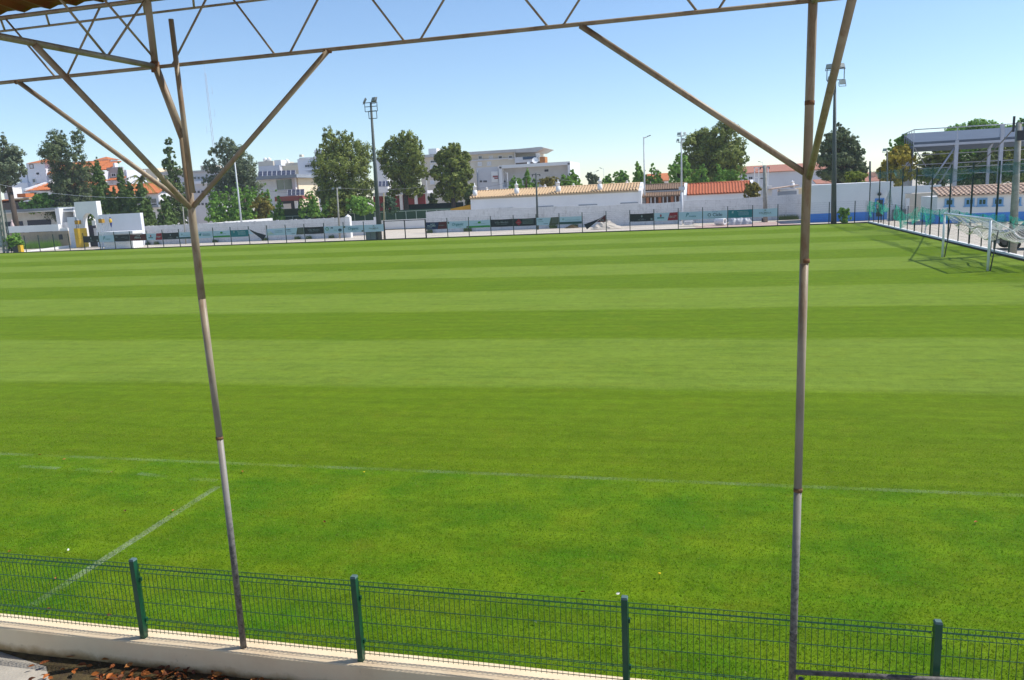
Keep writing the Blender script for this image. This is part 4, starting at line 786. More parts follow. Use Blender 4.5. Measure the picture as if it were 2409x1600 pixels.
# --- villa with orange roofs at left
Y = 140.0; r = bld("villa", "white villa with square tower and orange tile roofs at left", 120, Y, "house")
rw("tower", WB, 67, 388, 111, 470, 0, 6)
tx0, tx1, tz, tp = fX(64, 388, Y), fX(114, 388, Y), fZ(88, 388, Y), fZ(88, 379.5, Y+3); MB().add([(tx0, Y-.4, tz), (tx1, Y-.4, tz), (tx1, Y+6.4, tz), (tx0, Y+6.4, tz), ((tx0+tx1)/2, Y+3, tp)], [(0,1,4), (1,2,4), (2,3,4), (3,0,4), (3,2,1,0)]).build("tower_roof", TILE_O, r)
win(r, 70, 391, 79, 402, Y, SHUT, pm("brown_frame", (.25, .18, .15), None, 2, .7), .12, sill=False); win(r, 76.5, 425, 85, 435, Y, GLASS, FRAME, .12)
rw("upper_wall", WB, 88, 410, 222, 470, .8, 6)
zz = fZ(150, 411, Y); z2 = fZ(150, 389, Y+5); xa, xb = fX(87, 412, Y), fX(222, 405, Y); tiles(r, TILE_O, xa, xb, Y+.2, zz, Y+5, z2, .45, "upper_roof", 4, .08); MB().slab([(xa-.2, Y, zz), (xa+.5, Y, zz), (xa+3.2, Y+5, z2), (xa+2.5, Y+5, z2)], (0, 0, .4)).build("verge", WHITE, r)
rw("left_wing", WB, 47, 411, 67, 470, .5, 6); rw("wing_roof", pm("dark_slate", (.06, .06, .065), None, 2, .8), 44, 408, 67.5, 411.4, .2, 6.6, None)
rw("terrace_wall", WB, 20, 436, 67, 470, -.6, 1.0)
zz = fZ(135, 449.5, Y-4); z2 = fZ(135, 435, Y-.3); xa, xb = fX(56, 452, Y-4), fX(222, 444, Y-4); tiles(r, TILE_O, xa, xb, Y-4, zz, Y-.3, z2, .42, "lower_roof", 4, .08); MB().slab([(xa-.2, Y-4.1, zz), (xa+.5, Y-4.1, zz), (xa+2.6, Y-.3, z2), (xa+1.9, Y-.3, z2)], (0, 0, .35)).build("verge", WHITE, r)
fb(MB(), 57, 452, 222, 505, Y-3.4, 3.0, -.03).build("lower_wall", WHITE2, r); win(r, 71, 457, 88, 466, Y-3.4, DARK, FRAME, .1, sill=False); win(r, 126, 453, 142, 461, Y-3.4, DARK, FRAME, .1, sill=False)
c = fa(122, 440, Y-1.5); MB().lathe((c[0], c[1], c[2]-.4), [(.75, 0), (.55, 1.3), (.4, 1.45)], 12).build("chimney", WHITE, r)
c = fa(94, 426, Y+.6); MB().lathe((c[0], c[1], c[2]-.6), [(.55, 0), (.55, .7), (.45, 1.0), (.05, 1.2)], 10).build("chimney", WHITE, r)
r = bld("villa_wing", "white house with long orange roof and balcony behind the cypresses", 290, Y, "house"); Y = 136.0
zz = fZ(290, 461, Y); z2 = fZ(290, 438, Y+5); xa, xb = fX(205, 464, Y), fX(376, 456, Y); tiles(r, TILE_O, xa, xb, Y-.5, zz, Y+5, z2, .45, "tile_roof", 5, .08)
rw("wall", WHITE2, 206, 462, 376, 520, .2, 8); 
for xa in (206, 260, 292, 342): win(r, xa, 468, xa+(26 if xa < 340 else 28), 486, Y+.2, GLASS, FRAME, .12, mull=1)
rw("balcony", GFAS, 338, 484.5, 373, 490, -1.4, 1.5, None); rw("balcony_rail", FRAME, 338, 479.5, 373, 480.7, -1.4, .1, None)
Y = 146.0; rw("upper_wall", WB, 236, 404, 300, 445, 0, 6); rw("grey_gable", GREYR, 252, 396, 290, 421, -.4, .35, None); zz = fZ(240, 403, Y); z2 = fZ(240, 386, Y+4); tiles(r, TILE_O, fX(222, 402, Y), fX(256, 400, Y), Y-.4, zz, Y+4, z2, .45, "upper_roof", 4, .08)
rw("roof_lantern", WHITE, 224, 379, 254, 386, 4, 3, None); tx0, tx1, tz, tp = fX(221, 379, Y+4), fX(258, 379, Y+4), fZ(239, 379, Y+4), fZ(239, 372.5, Y+5.5); MB().add([(tx0, Y+3.6, tz), (tx1, Y+3.6, tz), (tx1, Y+7.4, tz), (tx0, Y+7.4, tz), ((tx0+tx1)/2, Y+5.5, tp)], [(0,1,4), (1,2,4), (2,3,4), (3,0,4), (3,2,1,0)]).build("lantern_roof", TILE_O, r)
win(r, 262, 410, 273, 419, Y-.4, DARK, FRAME, .12, mull=1); zz = fZ(266, 426, Y-2); tiles(r, TILE_O, fX(250, 424, Y-2), fX(283, 424, Y-2), Y-2, zz, Y-.05, fZ(266, 420, Y), .4, "porch_roof", 3, .07, False)
rw("chimney", WHITE, 266, 386, 270, 397, 1, 1, None)
# small roofs at the far left edge
Y = 120.0; r = bld("garden_house", "little white house with orange roof and brick wall at the left edge", 20, Y, "house"); rw("wall", pm("brown_brick_wall", (.12, .09, .075), (.09, .075, .065), 2, .9), -40, 483, 62, 505, 0, 6); plain_roof(r, TILE_O, [(fX(-45, 484, Y), Y-.5, fZ(-20, 490, Y)), (fX(14, 478, Y), Y-.5, fZ(14, 477, Y)), (fX(14, 478, Y), Y+5, fZ(14, 477, Y)), (fX(-45, 484, Y), Y+5, fZ(-20, 490, Y))])
rw("white_gable", WHITE, 9, 447, 22, 476, 5, 3); rw("canopy", pm("tan_canopy", (.52, .34, .16), None, 2, .8), 32, 471.5, 68, 475.5, -.6, 4, None); rw("oven_roof", TILE_O, 40, 461, 60, 470, 1.2, 2, None)

# --- white garage, rubble wall and arch gate at left
Y = 112.0; r = bld("garage_building", "white flat roofed garage building with dark doors at left", 70, Y)
rw("rear_wall", pm("warm_white_render", (.78, .72, .66), None, .5, .85), -60, 505, 178, 545, 3.0, 6); rw("roof", GFAS, -60, 498.5, 136, 504.5, -.4, 9, None); rw("soffit", WHITE, -60, 504.8, 136, 507, -.2, 4, None)
rw("fin_wall", WHITE, 132.5, 494.5, 141.5, 545, -.8, 9); rw("fin_wall", WHITE, 173, 492.5, 176.5, 530, .4, 8); rw("right_roof", GFAS, 142, 494.5, 173, 499, .2, 8, None); rw("right_fascia", WHITE, 142, 499, 173, 503, .1, .3, None)
for xa, xb, ya, yb in ((4, 54, 527, 546), (65, 120, 522, 545)): fb(MB(), xa, ya, xb, yb, Y+2.9, .09, -.03).build("garage_door", pm("navy_garage_door", (.028, .03, .05), None, 1, .5), r)
rw("forecourt_wall", WHITE, 141.8, 527, 172, 548, -.2, .3)
Y = 101.0; r = bld("retaining_wall", "tan rubble retaining wall with white parapet at left", 80, Y, "wall")
fb(MB(), 17, 551, 164, 590, Y, .5, -.03).build("rubble", STONE, r); fb(MB(), 16, 535.5, 138, 551, Y-.08, .5).build("parapet", WHITE, r); fb(MB(), 139, 541, 160, 556, Y+.1, .4).build("parapet", WHITE, r); fb(MB(), 138.3, 556, 147, 568, Y-.04, .12).build("rubble_hatch", DARK, r)
x0, x1 = fX(52, 598, 90.6), fX(165, 586, 97.5); MB_ = MB().slab([(x0, 90.6, -.02), (x1, 97.5, -.02), (x1, 97.5, .42), (x0, 90.6, .12)], (0, .25, 0)); settle(MB_, "low_kerb_wall", WHITE, "low white kerb wall in front of the weeds at left", "wall")
Y = 98.0; r = bld("arch_gate", "white gateway with round arch at left", 205, Y, "gateway"); 
ax0, ax1 = fX(181, 530, Y), fX(233, 530, Y); zt = fZ(206, 477.5, Y); ox0, ox1 = fX(197.5, 545, Y), fX(231.5-3.5, 545, Y); zs = fZ(212, 523, Y); oc = (ox0+ox1)/2; R = (ox1-ox0)/2
n = 14; arc = [(oc+R*math.cos(math.pi*i/n), zs+R*math.sin(math.pi*i/n)) for i in range(n+1)]
b = MB(); D = .9
def wallpoly(pts): b.slab([(x, Y, z) for x, z in pts], (0, D, 0))
wallpoly([(ax0, -.03), (ox0, -.03), (ox0, zs), (ox0, zt), (ax0, zt)]); wallpoly([(ox1, -.03), (ax1, -.03), (ax1, zt), (ox1, zt), (ox1, zs)])
for (xa, za), (xb, zb_) in zip(arc[:-1], arc[1:]): wallpoly([(xb, zb_), (xa, za), (xa, zt), (xb, zt)])
b.build("arch_wall", WHITE, r)
fb(MB(), 163, 514.5, 180.7, 590, Y+.05, .7, -.03).build("left_pier", WB, r); fb(MB(), 233.5, 505.5, 333, 560, Y+.1, .6, -.03).build("side_wall", WB, r)
fb(MB(), 229, 545, 233.4, 590, Y-.03, .5, -.03).build("right_pier", WB, r)
fb(MB(), 206, 533, 229, 590, Y+1.3, .06, -.03).build("notice_screen", pm("dark_blue_screen", (.03, .035, .06), None, 1, .6), r); fb(MB(), 216, 522, 223, 534, Y+.5, .06).build("notice", WHITE, r); fb(MB(), 221, 540, 229, 560, Y+1.2, .05).build("notice", LGREY, r)
yel = pm("yellow_board", (.66, .42, .035), (.58, .36, .03), 1, .6); rr = bld("yellow_sign_board", "tall folded yellow board leaning by the arch", 187, 96.8, "sign")
fb(MB(), 176, 541, 184.5, 581, 96.8, .05, .05).build("panel", yel, rr); xa = fX(184.6, 560, 96.8); xb = fX(196, 560, 96.8); MB().slab([(xa, 96.8, .05), (xb, 97.6, .05), (xb, 97.6, fZ(190, 541, 96.8)), (xa, 96.8, fZ(184, 541, 96.8))], (0, .05, 0)).build("panel", yel, rr)
org = pm("orange_lantern", (.42, .24, .03), None, 2, .6)
for px, py, lab in ((183, 526.5, "orange box lantern left of the arch"), (239, 522.5, "orange box lantern right of the arch")):
    c = fa(px, py, 97.2); q = thing("box_lantern", lab, "lantern", (c[0], c[1], 0), "lanterns at the arch"); MB().tube((c[0], c[1], -.02), (c[0], c[1], c[2]-.3), .04, n=6).build("post", GFAS, q); MB().box(c[0]-.30, c[0]+.30, c[1]-.3, c[1]+.3, c[2]-.3, c[2]+.25).build("lantern_box", org, q); MB().lathe((c[0], c[1], c[2]+.25), [(.36, 0), (.12, .16), (.03, .2)], 4).build("lantern_cap", GFAS, q)
Y = 91.6; r = bld("ticket_booth", "white counter booth with slab roof beside the arch", 275, Y, "booth")
fb(MB(), 236, 547.5, 312, 553.5, Y, 2.2).build("roof_slab", WHITE, r); fb(MB(), 245, 572, 306, 592, Y+.1, 1.0, -.02).build("counter", WHITE, r); fb(MB(), 304.5, 546.5, 312, 592, Y+.15, 2.0, -.02).build("side_wall", WHITE, r); fb(MB(), 246, 552, 304, 575, Y+2.0, .15, -.02).build("back_wall", WB, r); fb(MB(), 236.5, 553, 239, 592, Y+.2, .15, -.02).build("post", WHITE, r)
Y = 98.6; fbm = fb(MB(), 319.5, 547.5, 332, 579, Y, .4, -.02); settle(fbm, "utility_cabinet", pm("grey_cabinet", (.20, .2, .2), (.15, .15, .15), 2, .7), "dark grey utility cabinet behind the maroon banner", "cabinet")
for px, y0, y1, lab in ((249, 506, 560, "thin flag pole nearest the arch"), (256, 507, 559, "thin flag pole in the middle of three"), (262, 505, 558, "thin flag pole with a furled blue and yellow flag")):
    a = fa(px+3, y1, 94); q = thing("flag_pole", lab, "flag pole", (a[0], 94, 0), "thin flag poles by the arch"); zt = fZ(px-5, y0, 94); MB().tube((a[0], 94, -.02), (a[0], 94, zt), .035, .02, 6).build("pole", GFAS, q)
    if px == 262:
        MB().lathe((a[0], 94, zt-1.9), [(.04, 0), (.12, .3), (.16, .8), (.08, 1.4)], 8).build("furled_flag", pm("flag_blue", (.03, .05, .2), None, 3, .8), q); MB().lathe((a[0]+.02, 93.95, zt-1.3), [(.1, 0), (.2, .12), (.2, .45), (.08, .6)], 8).build("flag_fold", yel, q)
# far roofs and hedge between the clubhouse and the barn
Y = 150.0; r = bld("distant_house", "distant low house with pinkish roof beyond the clubhouse", 2050, Y, "house"); rw("wall", BEIGE, 1925, 433, 2100, 440, 0, 6); plain_roof(r, TPK, [(fX(1920, 432, Y), Y-.5, fZ(2010, 434, Y)), (fX(2105, 432, Y), Y-.5, fZ(2010, 434, Y)), (fX(2105, 432, Y), Y+5, fZ(2010, 424, Y+5)), (fX(1920, 432, Y), Y+5, fZ(2010, 424, Y+5))])
Y = 210.0; r = bld("distant_barn", "far pink roofed barn left of the yellow tree", 2062, Y, "barn"); rw("wall", BEIGE, 2035, 421, 2080, 432, 0, 8); plain_roof(r, TPK, [(fX(2033, 420, Y), Y-.5, fZ(2057, 421, Y)), (fX(2084, 420, Y), Y-.5, fZ(2057, 421, Y)), (fX(2084, 420, Y), Y+7, fZ(2057, 411, Y+7)), (fX(2033, 420, Y), Y+7, fZ(2057, 411, Y+7))])
Y = 160.0; r = bld("orange_house", "small house with orange roof between the young poplars right of centre", 1550, Y, "house"); rw("wall", WHITE2, 1520, 424, 1572, 440, 0, 6); plain_roof(r, TILE_O, [(fX(1516, 425, Y), Y-.5, fZ(1545, 424, Y)), (fX(1574, 425, Y), Y-.5, fZ(1545, 424, Y)), (fX(1574, 425, Y), Y+6, fZ(1545, 407, Y+6)), (fX(1516, 425, Y), Y+6, fZ(1545, 407, Y+6))]); rw("chimney_wall", WHITE, 1541, 396, 1549, 408, 5, 1.5, None)
# ------------------------------------------------------------------ trees
def leaf_material(name, a, b, c, trans=.25):
    m, n, p = nodes(name); g = N(n, "ShaderNodeNewGeometry")
    f = mix(n, .5, ramp(n, g.outputs["Random Per Island"], [(0, a), (.5, b), (1, c)]), ramp(n, noise(n, .8, 3, .6), [(.3, a), (.7, c)]))
    n.links.new(f, p.inputs["Base Color"]); p.inputs["Roughness"].default_value = .6; p.inputs["Specular IOR Level"].default_value = .2
    tl = N(n, "ShaderNodeBsdfTranslucent"); n.links.new(f, tl.inputs[0]); mx = N(n, "ShaderNodeMixShader"); mx.inputs[0].default_value = trans
    n.links.new(p.outputs[0], mx.inputs[1]); n.links.new(tl.outputs[0], mx.inputs[2]); n.links.new(mx.outputs[0], n.nodes["Material Output"].inputs[0]); return m
LM = dict(olive=leaf_material("leaf_olive", (0.110, 0.151, 0.029), (0.181, 0.224, 0.043), (0.305, 0.343, 0.068)), dark=leaf_material("leaf_dark", (0.057, 0.106, 0.032), (0.109, 0.162, 0.048), (0.195, 0.246, 0.072)),
    pine=leaf_material("leaf_pine", (0.070, 0.111, 0.044), (0.122, 0.162, 0.064), (0.200, 0.237, 0.095)), bright=leaf_material("leaf_bright", (0.130, 0.282, 0.043), (0.200, 0.399, 0.062), (0.330, 0.519, 0.095), .35), cyp=leaf_material("leaf_cypress", (0.056, 0.113, 0.029), (0.101, 0.169, 0.038), (0.177, 0.255, 0.064)),
    yellow=leaf_material("leaf_yellow", (0.243, 0.206, 0.019), (0.373, 0.308, 0.026), (0.504, 0.409, 0.049), .35), grey=leaf_material("leaf_greygreen", (0.101, 0.135, 0.067), (0.161, 0.200, 0.107), (0.241, 0.282, 0.155)), rust=leaf_material("leaf_rusty", (0.146, 0.135, 0.024), (0.251, 0.226, 0.042), (0.354, 0.295, 0.062)), lime=leaf_material("leaf_lime", (0.182, 0.234, 0.026), (0.247, 0.312, 0.039), (0.338, 0.390, 0.065), .4), blue=leaf_material("leaf_bluegreen", (0.056, 0.112, 0.063), (0.091, 0.161, 0.084), (0.126, 0.210, 0.112)))
BARK = pm("bark", (.10, .075, .055), (.06, .045, .035), 6, .95, .6, 20)
def crown(lobes, n, size, seed, fill=.35, up=0.0):
    """lobes: list of (cx,cy,cz,rx,ry,rz); leaves sit in clumps on and inside the lobes"""
    r = np.random.default_rng(seed); vol = np.array([l[3]*l[4]+l[3]*l[5] for l in lobes]); pr = vol/vol.sum(); pts = []
    ncl = max(20, n//22); who = r.choice(len(lobes), ncl, p=pr); Lb = np.array(lobes)[who]
    d = r.normal(size=(ncl, 3)); d /= np.linalg.norm(d, axis=1)[:, None]; rad = np.where(r.random(ncl) < fill, r.random(ncl)**.5*.85, .86+.22*r.random(ncl))
    cc = Lb[:, :3]+d*rad[:, None]*Lb[:, 3:]; cr = (.16+.16*r.random(ncl))*Lb[:, 3:].mean(1)
    cr = np.minimum(cr, 1.1)
    k = r.integers(0, ncl, n); q = r.normal(size=(n, 3)); q /= np.linalg.norm(q, axis=1)[:, None]
    P = cc[k]+q*(cr[k]*r.random(n)**.45)[:, None]
    nrm = q*.7+d[k]*.8+r.normal(size=(n, 3))*.55; nrm[:, 2] += up; nrm /= np.linalg.norm(nrm, axis=1)[:, None]
    t = np.cross(nrm, r.normal(size=(n, 3))); t /= np.linalg.norm(t, axis=1)[:, None]; b = np.cross(nrm, t)
    s = size*(.6+.8*r.random(n))[:, None]; V = np.stack([P-t*s, P-b*s*.55, P+t*s, P+b*s*.55], 1).reshape(-1, 3)
    return V, np.arange(4*n).reshape(-1, 4)
def tree(name, label, x, ytop, ybot, wpx, Y, mat, n=5000, shape='round', size=None, seed=None, trunk=True, cat="tree", group="trees behind the ground", ymin=None, lobes=None, zbase=-.03):
    seed = int(x*7+ytop) if seed is None else seed; rr = random.Random(seed); s = mpp(x, (ytop+ybot)/2, Y)
    X0 = fX(x, (ytop+ybot)/2, Y); zt, zb = fZ(x, ytop, Y), fZ(x, ybot, Y); Wd = wpx*s*(1.38 if shape == 'poplar' else 1.15 if shape == 'cypress' else 1.0); H = zt-zb; size = size or (.175 if Y < 130 else .215); n = int(n*(2.1 if shape in ('poplar', 'cypress') else 1.8))
    root = thing(name, label, cat, (X0, Y, 0), group); L_ = []
    if lobes:
        for (ux, uz, rx, rz) in lobes: L_.append((X0+ux*Wd, Y+rr.uniform(-.25, .25)*Wd*.6, zb+uz*H, rx*Wd, min(rx*Wd*1.1, Wd*.5), rz*H))
    elif shape == 'round':
        for k in range(26):
            t = rr.random(); z = .12+.80*t; env = math.sqrt(max(.08, 1-((z-.45)/.58)**2)); a = rr.uniform(0, 6.28); q = rr.uniform(.25, 1)*env*.36
            f = rr.uniform(.14, .23); L_.append((X0+math.cos(a)*q*Wd, Y+math.sin(a)*q*Wd*.9, zb+z*H, f*Wd, f*Wd, f*.75*H if H > Wd else f*H*.95))
    elif shape == 'loose':
        for k in range(20):
            z = rr.uniform(.05, .95); a = rr.uniform(0, 6.28); env = math.sqrt(max(.05, 1-((z-.45)/.6)**2)); q = rr.uniform(.2, 1)*env*.40; f = rr.uniform(.09, .16); L_.append((X0+math.cos(a)*q*Wd, Y+math.sin(a)*q*Wd, zb+z*H, f*Wd, f*Wd, f*.7*H))
    elif shape == 'cypress':
        for k in range(9):
            z = k/8; env = (1-z)**.65*.95+.05; L_.append((X0+rr.uniform(-.06, .06)*Wd, Y+rr.uniform(-.05, .05)*Wd, zb+(.04+.88*z)*H, .47*env*Wd, .47*env*Wd, .10*H))
    elif shape == 'poplar':             # several upright leafy spires
        ns = 3 if wpx < 40 else 6
        for k in range(ns):
            u = rr.uniform(-.34, .34) if k else rr.uniform(-.06, .06); v = rr.uniform(-.3, .3); hk = (1-abs(u)*1.1)*rr.uniform(.82, 1.0) if k else 1.0; w2 = rr.uniform(.13, .19)*(1.75 if ns == 3 else 1.15)
            for t in (.12, .30, .48, .64, .78, .90): L_.append((X0+(u+rr.uniform(-.03, .03))*Wd, Y+v*Wd, zb+t*hk*H, w2*Wd*(1.12-t)**.7, w2*Wd*(1.12-t)**.7, .115*H*hk))
    V, Fq = crown(L_, n, size, seed, .45 if shape != 'loose' else .3, .25)
    me = big_mesh("crown", V-np.array([X0, Y, 0]), Fq); o = bpy.data.objects.new("crown", me); COL.objects.link(o); me.materials.append(LM[mat]); o.parent = root; o["_o"] = root["_o"]
    if trunk:
        b = MB(); tr = max(.10, min(.45, Wd*.045)); top = (X0, Y, zb+H*.55); lean = rr.uniform(-.05, .05)*Wd
        b.tube((X0+lean, Y, zbase), (X0+lean*.4, Y, zb+H*.12), tr*1.3, tr, 9); b.tube((X0+lean*.4, Y, zb+H*.12), top, tr, tr*.35, 8)
        if shape in ('round', 'loose'):
            for l in L_[::2]: b.tube((X0+lean*.3, Y, zb+H*(.10+.25*rr.random())), (l[0], l[1], l[2]), tr*.42, tr*.08, 6)
        b.build("trunk", BARK, root)
    return root
T = tree
T("loose_tree", "grey-green loose tree at the left edge", 14, 318, 478, 118, 109, 'grey', 9000, lobes=[(.10, .90, .07, .09), (-.20, .88, .16, .1), (.06, .74, .18, .1), (.28, .66, .14, .1), (-.12, .66, .24, .12), (.20, .52, .2, .12), (-.16, .46, .24, .12), (.34, .42, .1, .08), (.02, .34, .2, .1), (-.24, .24, .16, .1)])
T("evergreen_tree", "tall dark evergreen with two peaks at left", 152, 300, 520, 130, 118, 'pine', 16000, lobes=[(-.12, .86, .15, .12), (-.02, .72, .22, .15), (-.28, .72, .17, .12), (.30, .88, .10, .12), (.34, .66, .13, .13), (.36, .48, .15, .15), (-.10, .50, .26, .13), (.10, .34, .28, .14), (-.05, .20, .28, .14), (.20, .18, .24, .14), (-.22, .36, .14, .06), (.0, .07, .3, .1)])
T("broad_shrub", "broad glossy green shrub above the white garage", 100, 459, 506, 92, 116, 'bright', 5200, 'round', trunk=False, cat="shrub")
T("cypress", "widest column cypress just behind the arch", 236, 368, 512, 46, 106, 'cyp', 6500, 'cypress')
T("cypress", "shortest of the row of slim cypresses right of the arch", 272, 440, 512, 22, 106, 'cyp', 2200, 'cypress')
T("cypress", "tallest slim cypress with a needle tip right of the arch", 288, 382, 512, 28, 107, 'cyp', 3600, 'cypress')
T("cypress", "slim cypress below the palm crown", 307, 418, 512, 30, 106.5, 'cyp', 3400, 'cypress')
T("cypress", "broad cypress at the right end of the slim row", 335, 420, 540, 52, 106, 'cyp', 5600, 'cypress')
T("cypress", "low stout cypress left of the left roof column", 390, 448, 542, 42, 104, 'cyp', 4200, 'cypress')
T("pointed_conifer", "ragged pointed conifer just left of the left roof column", 412, 316, 530, 56, 112, 'dark', 6500, lobes=[(-.12, .93, .13, .05), (-.22, .84, .18, .05), (-.02, .76, .20, .06), (-.18, .67, .26, .06), (.12, .58, .3, .07), (-.14, .48, .36, .07), (.14, .38, .38, .08), (-.05, .26, .42, .08), (.1, .14, .42, .09), (-.1, .05, .40, .08)])
T("broad_tree", "round greyish tree behind the pale lamp post at left", 545, 324, 490, 140, 128, 'grey', 14000, lobes=[(.02, .90, .14, .10), (-.20, .82, .12, .09), (.20, .80, .14, .10), (-.02, .72, .24, .13), (-.32, .62, .13, .10), (.30, .62, .17, .12), (-.14, .52, .24, .13), (.16, .50, .26, .14), (.40, .46, .11, .10), (-.34, .40, .14, .11), (.0, .34, .30, .14), (.30, .30, .2, .12), (-.2, .22, .2, .12), (.1, .16, .3, .12)])
T("young_poplar", "bright green poplar nearest the left roof column", 516, 438, 522, 78, 115, 'bright', 4200, 'poplar')
T("young_poplar", "tallest bright green poplar behind the pale lamp post", 576, 416, 522, 84, 116, 'bright', 5000, 'poplar')
T("young_poplar", "green poplar behind the rusty bush", 628, 422, 522, 60, 118, 'bright', 3200, 'poplar')
T("rusty_bush", "yellowish brown bush in front of the left poplars", 620, 460, 521, 62, 113.5, 'rust', 2600, 'round', cat="bush")
T("young_poplar", "small bright poplar beside the red awning", 738, 438, 506, 52, 118, 'bright', 3000, 'poplar')
T("young_poplar", "smallest bright poplar left of the big olive green tree", 770, 466, 506, 26, 119, 'bright', 1200, 'poplar')
T("big_tree", "largest olive green tree left of the tall floodlight", 806, 296, 512, 158, 124, 'olive', 19000, lobes=[(-.08, .90, .12, .10), (.10, .90, .10, .10), (.02, .78, .24, .13), (-.28, .74, .15, .12), (.28, .72, .18, .13), (-.12, .60, .26, .14), (.16, .58, .26, .14), (.36, .55, .13, .12), (-.34, .50, .15, .13), (-.18, .38, .28, .14), (.16, .36, .28, .14), (-.34, .28, .16, .10), (.36, .32, .12, .12), (.0, .22, .30, .12), (-.12, .10, .2, .1)])
T("big_tree", "olive green tree with visible trunk right of the tall floodlight", 948, 302, 470, 122, 127, 'olive', 14000, lobes=[(.08, .90, .16, .11), (-.18, .80, .20, .13), (.22, .78, .18, .13), (-.34, .66, .15, .14), (.05, .66, .26, .14), (.34, .58, .15, .14), (-.20, .48, .22, .14), (.12, .42, .26, .14), (.38, .40, .11, .10), (-.10, .26, .22, .12), (.18, .18, .2, .12), (-.24, .12, .12, .09)])
T("big_tree", "dark olive tree in front of the beige apartments", 1064, 333, 474, 102, 130, 'olive', 11000, lobes=[(.02, .90, .20, .12), (-.22, .78, .18, .12), (.24, .74, .18, .13), (-.05, .66, .28, .14), (-.30, .52, .18, .12), (.26, .52, .2, .14), (.0, .40, .3, .14), (-.34, .26, .14, .10), (.24, .26, .22, .13), (-.05, .16, .26, .12)])
T("round_bush", "green rounded bush at the foot of the largest olive tree", 845, 458, 502, 76, 119, 'bright', 3600, 'round', trunk=False, cat="bush")
T("round_bush", "olive bush left of the rounded green bush", 790, 470, 504, 50, 119.5, 'olive', 2200, 'round', trunk=False, cat="bush")
T("round_bush", "blue-green bush just right of the tall floodlight pole", 917, 458, 498, 46, 118, 'blue', 2600, 'round', trunk=False, cat="bush")
T("small_tree", "small round tree by the thin street lamp at centre", 1019, 449, 478, 26, 135, 'dark', 1100, 'round')
T("leafy_bush", "dark bush against the left end of the long white house", 1104, 440, 486, 34, 118, 'dark', 2000, 'round', cat="bush")
T("young_poplar", "small poplar behind the second chimney of the long white house", 1211, 410, 442, 30, 124, 'bright', 1600, 'poplar')
T("young_poplar", "pointed poplar left of the dark utility pole at centre", 1238, 392, 442, 46, 124, 'bright', 2800, 'poplar')
T("low_hedge_tree", "olive clipped tree right of the dark utility pole", 1290, 413, 442, 52, 124, 'rust', 2400, 'round')
T("young_poplar", "poplar behind the third chimney of the long white house", 1330, 402, 440, 44, 124, 'bright', 2200, 'poplar')
T("young_poplar", "poplar at the corner of the framed hall", 1345, 395, 440, 34, 125, 'bright', 1900, 'poplar')
T("distant_tree", "grey-green distant tree above the long white house roof", 1394, 404, 432, 38, 150, 'grey', 1300, 'round')
T("young_poplar", "low poplar behind the fourth chimney", 1432, 403, 432, 24, 128, 'bright', 900, 'poplar')
T("young_poplar", "full poplar left of the pale lamp post at right of centre", 1460, 390, 432, 38, 128, 'bright', 1900, 'poplar')
T("young_poplar", "tall loose poplar just left of the pale lamp post", 1503, 370, 432, 34, 128, 'bright', 2000, 'poplar')
T("young_poplar", "loose poplar just right of the pale lamp post", 1533, 375, 432, 34, 128, 'bright', 1700, 'poplar')
T("broad_tree", "large round green tree behind the white four-lamp mast", 1672, 296, 438, 158, 140, 'olive', 15000, lobes=[(.20, .90, .18, .13), (-.12, .84, .17, .12), (-.28, .74, .15, .13), (.05, .72, .22, .15), (.34, .68, .15, .16), (-.14, .58, .22, .15), (.20, .52, .26, .16), (-.38, .46, .12, .12), (.40, .44, .12, .14), (-.05, .36, .28, .16), (.28, .28, .22, .14), (-.22, .22, .22, .14), (.1, .14, .3, .12)])
T("young_poplar", "dense bright tree below the white four-lamp mast", 1597, 366, 436, 74, 128, 'bright', 4200, 'round')
T("young_poplar", "bright poplar below the large round tree, left one", 1650, 382, 436, 40, 127, 'bright', 1900, 'poplar')
T("young_poplar", "bright poplar below the large round tree, middle one", 1690, 380, 436, 48, 127, 'bright', 2400, 'poplar')
T("young_poplar", "bright poplar below the large round tree, right one", 1732, 388, 436, 42, 127, 'bright', 1900, 'poplar')
T("wall_bush", "round rusty green bush overhanging the right block wall", 1773, 432, 474, 46, 105.2, 'rust', 2600, 'round', cat="bush")
T("conifer", "broad dark conifer behind the right floodlight pole", 1978, 293, 442, 116, 125, 'pine', 13000, lobes=[(-.05, .93, .08, .07), (.10, .88, .08, .07), (-.10, .78, .22, .10), (.16, .72, .20, .10), (-.28, .64, .18, .10), (.05, .60, .26, .11), (.30, .54, .16, .09), (-.30, .44, .18, .10), (-.05, .42, .28, .11), (.22, .36, .24, .14), (.38, .26, .14, .10), (-.25, .24, .2, .12), (.10, .18, .3, .12)])
T("lime_bush", "yellow-green bush peeping over the clubhouse wall", 2015, 409, 440, 58, 110, 'lime', 2600, 'round', cat="bush")
T("yellow_tree", "yellow autumn tree left of the steel skeleton", 2112, 348, 445, 92, 112, 'yellow', 7000, 'round')
T("green_tree", "green tree top above the yellow tree", 2122, 326, 380, 66, 118, 'bright', 2600, 'round')
T("green_tree", "tall green tree above the steel skeleton roof", 2292, 284, 440, 170, 128, 'bright', 14000, lobes=[(0, .93, .12, .06), (-.18, .86, .16, .08), (.16, .88, .14, .07), (-.32, .76, .14, .1), (.32, .78, .14, .1), (0, .76, .26, .12), (-.2, .55, .24, .14), (.2, .55, .26, .14), (0, .3, .36, .16)])
T("green_tree", "green tree top at the upper right edge", 2395, 286, 440, 90, 127, 'bright', 6000, 'round')
T("cypress", "dark cypress seen through the opening of the arch", 213, 470, 592, 34, 103, 'cyp', 3000, 'cypress')
T("dark_tree", "dark tree seen through the left bay of the steel skeleton", 2210, 348, 446, 120, 124, 'olive', 8000, 'round')
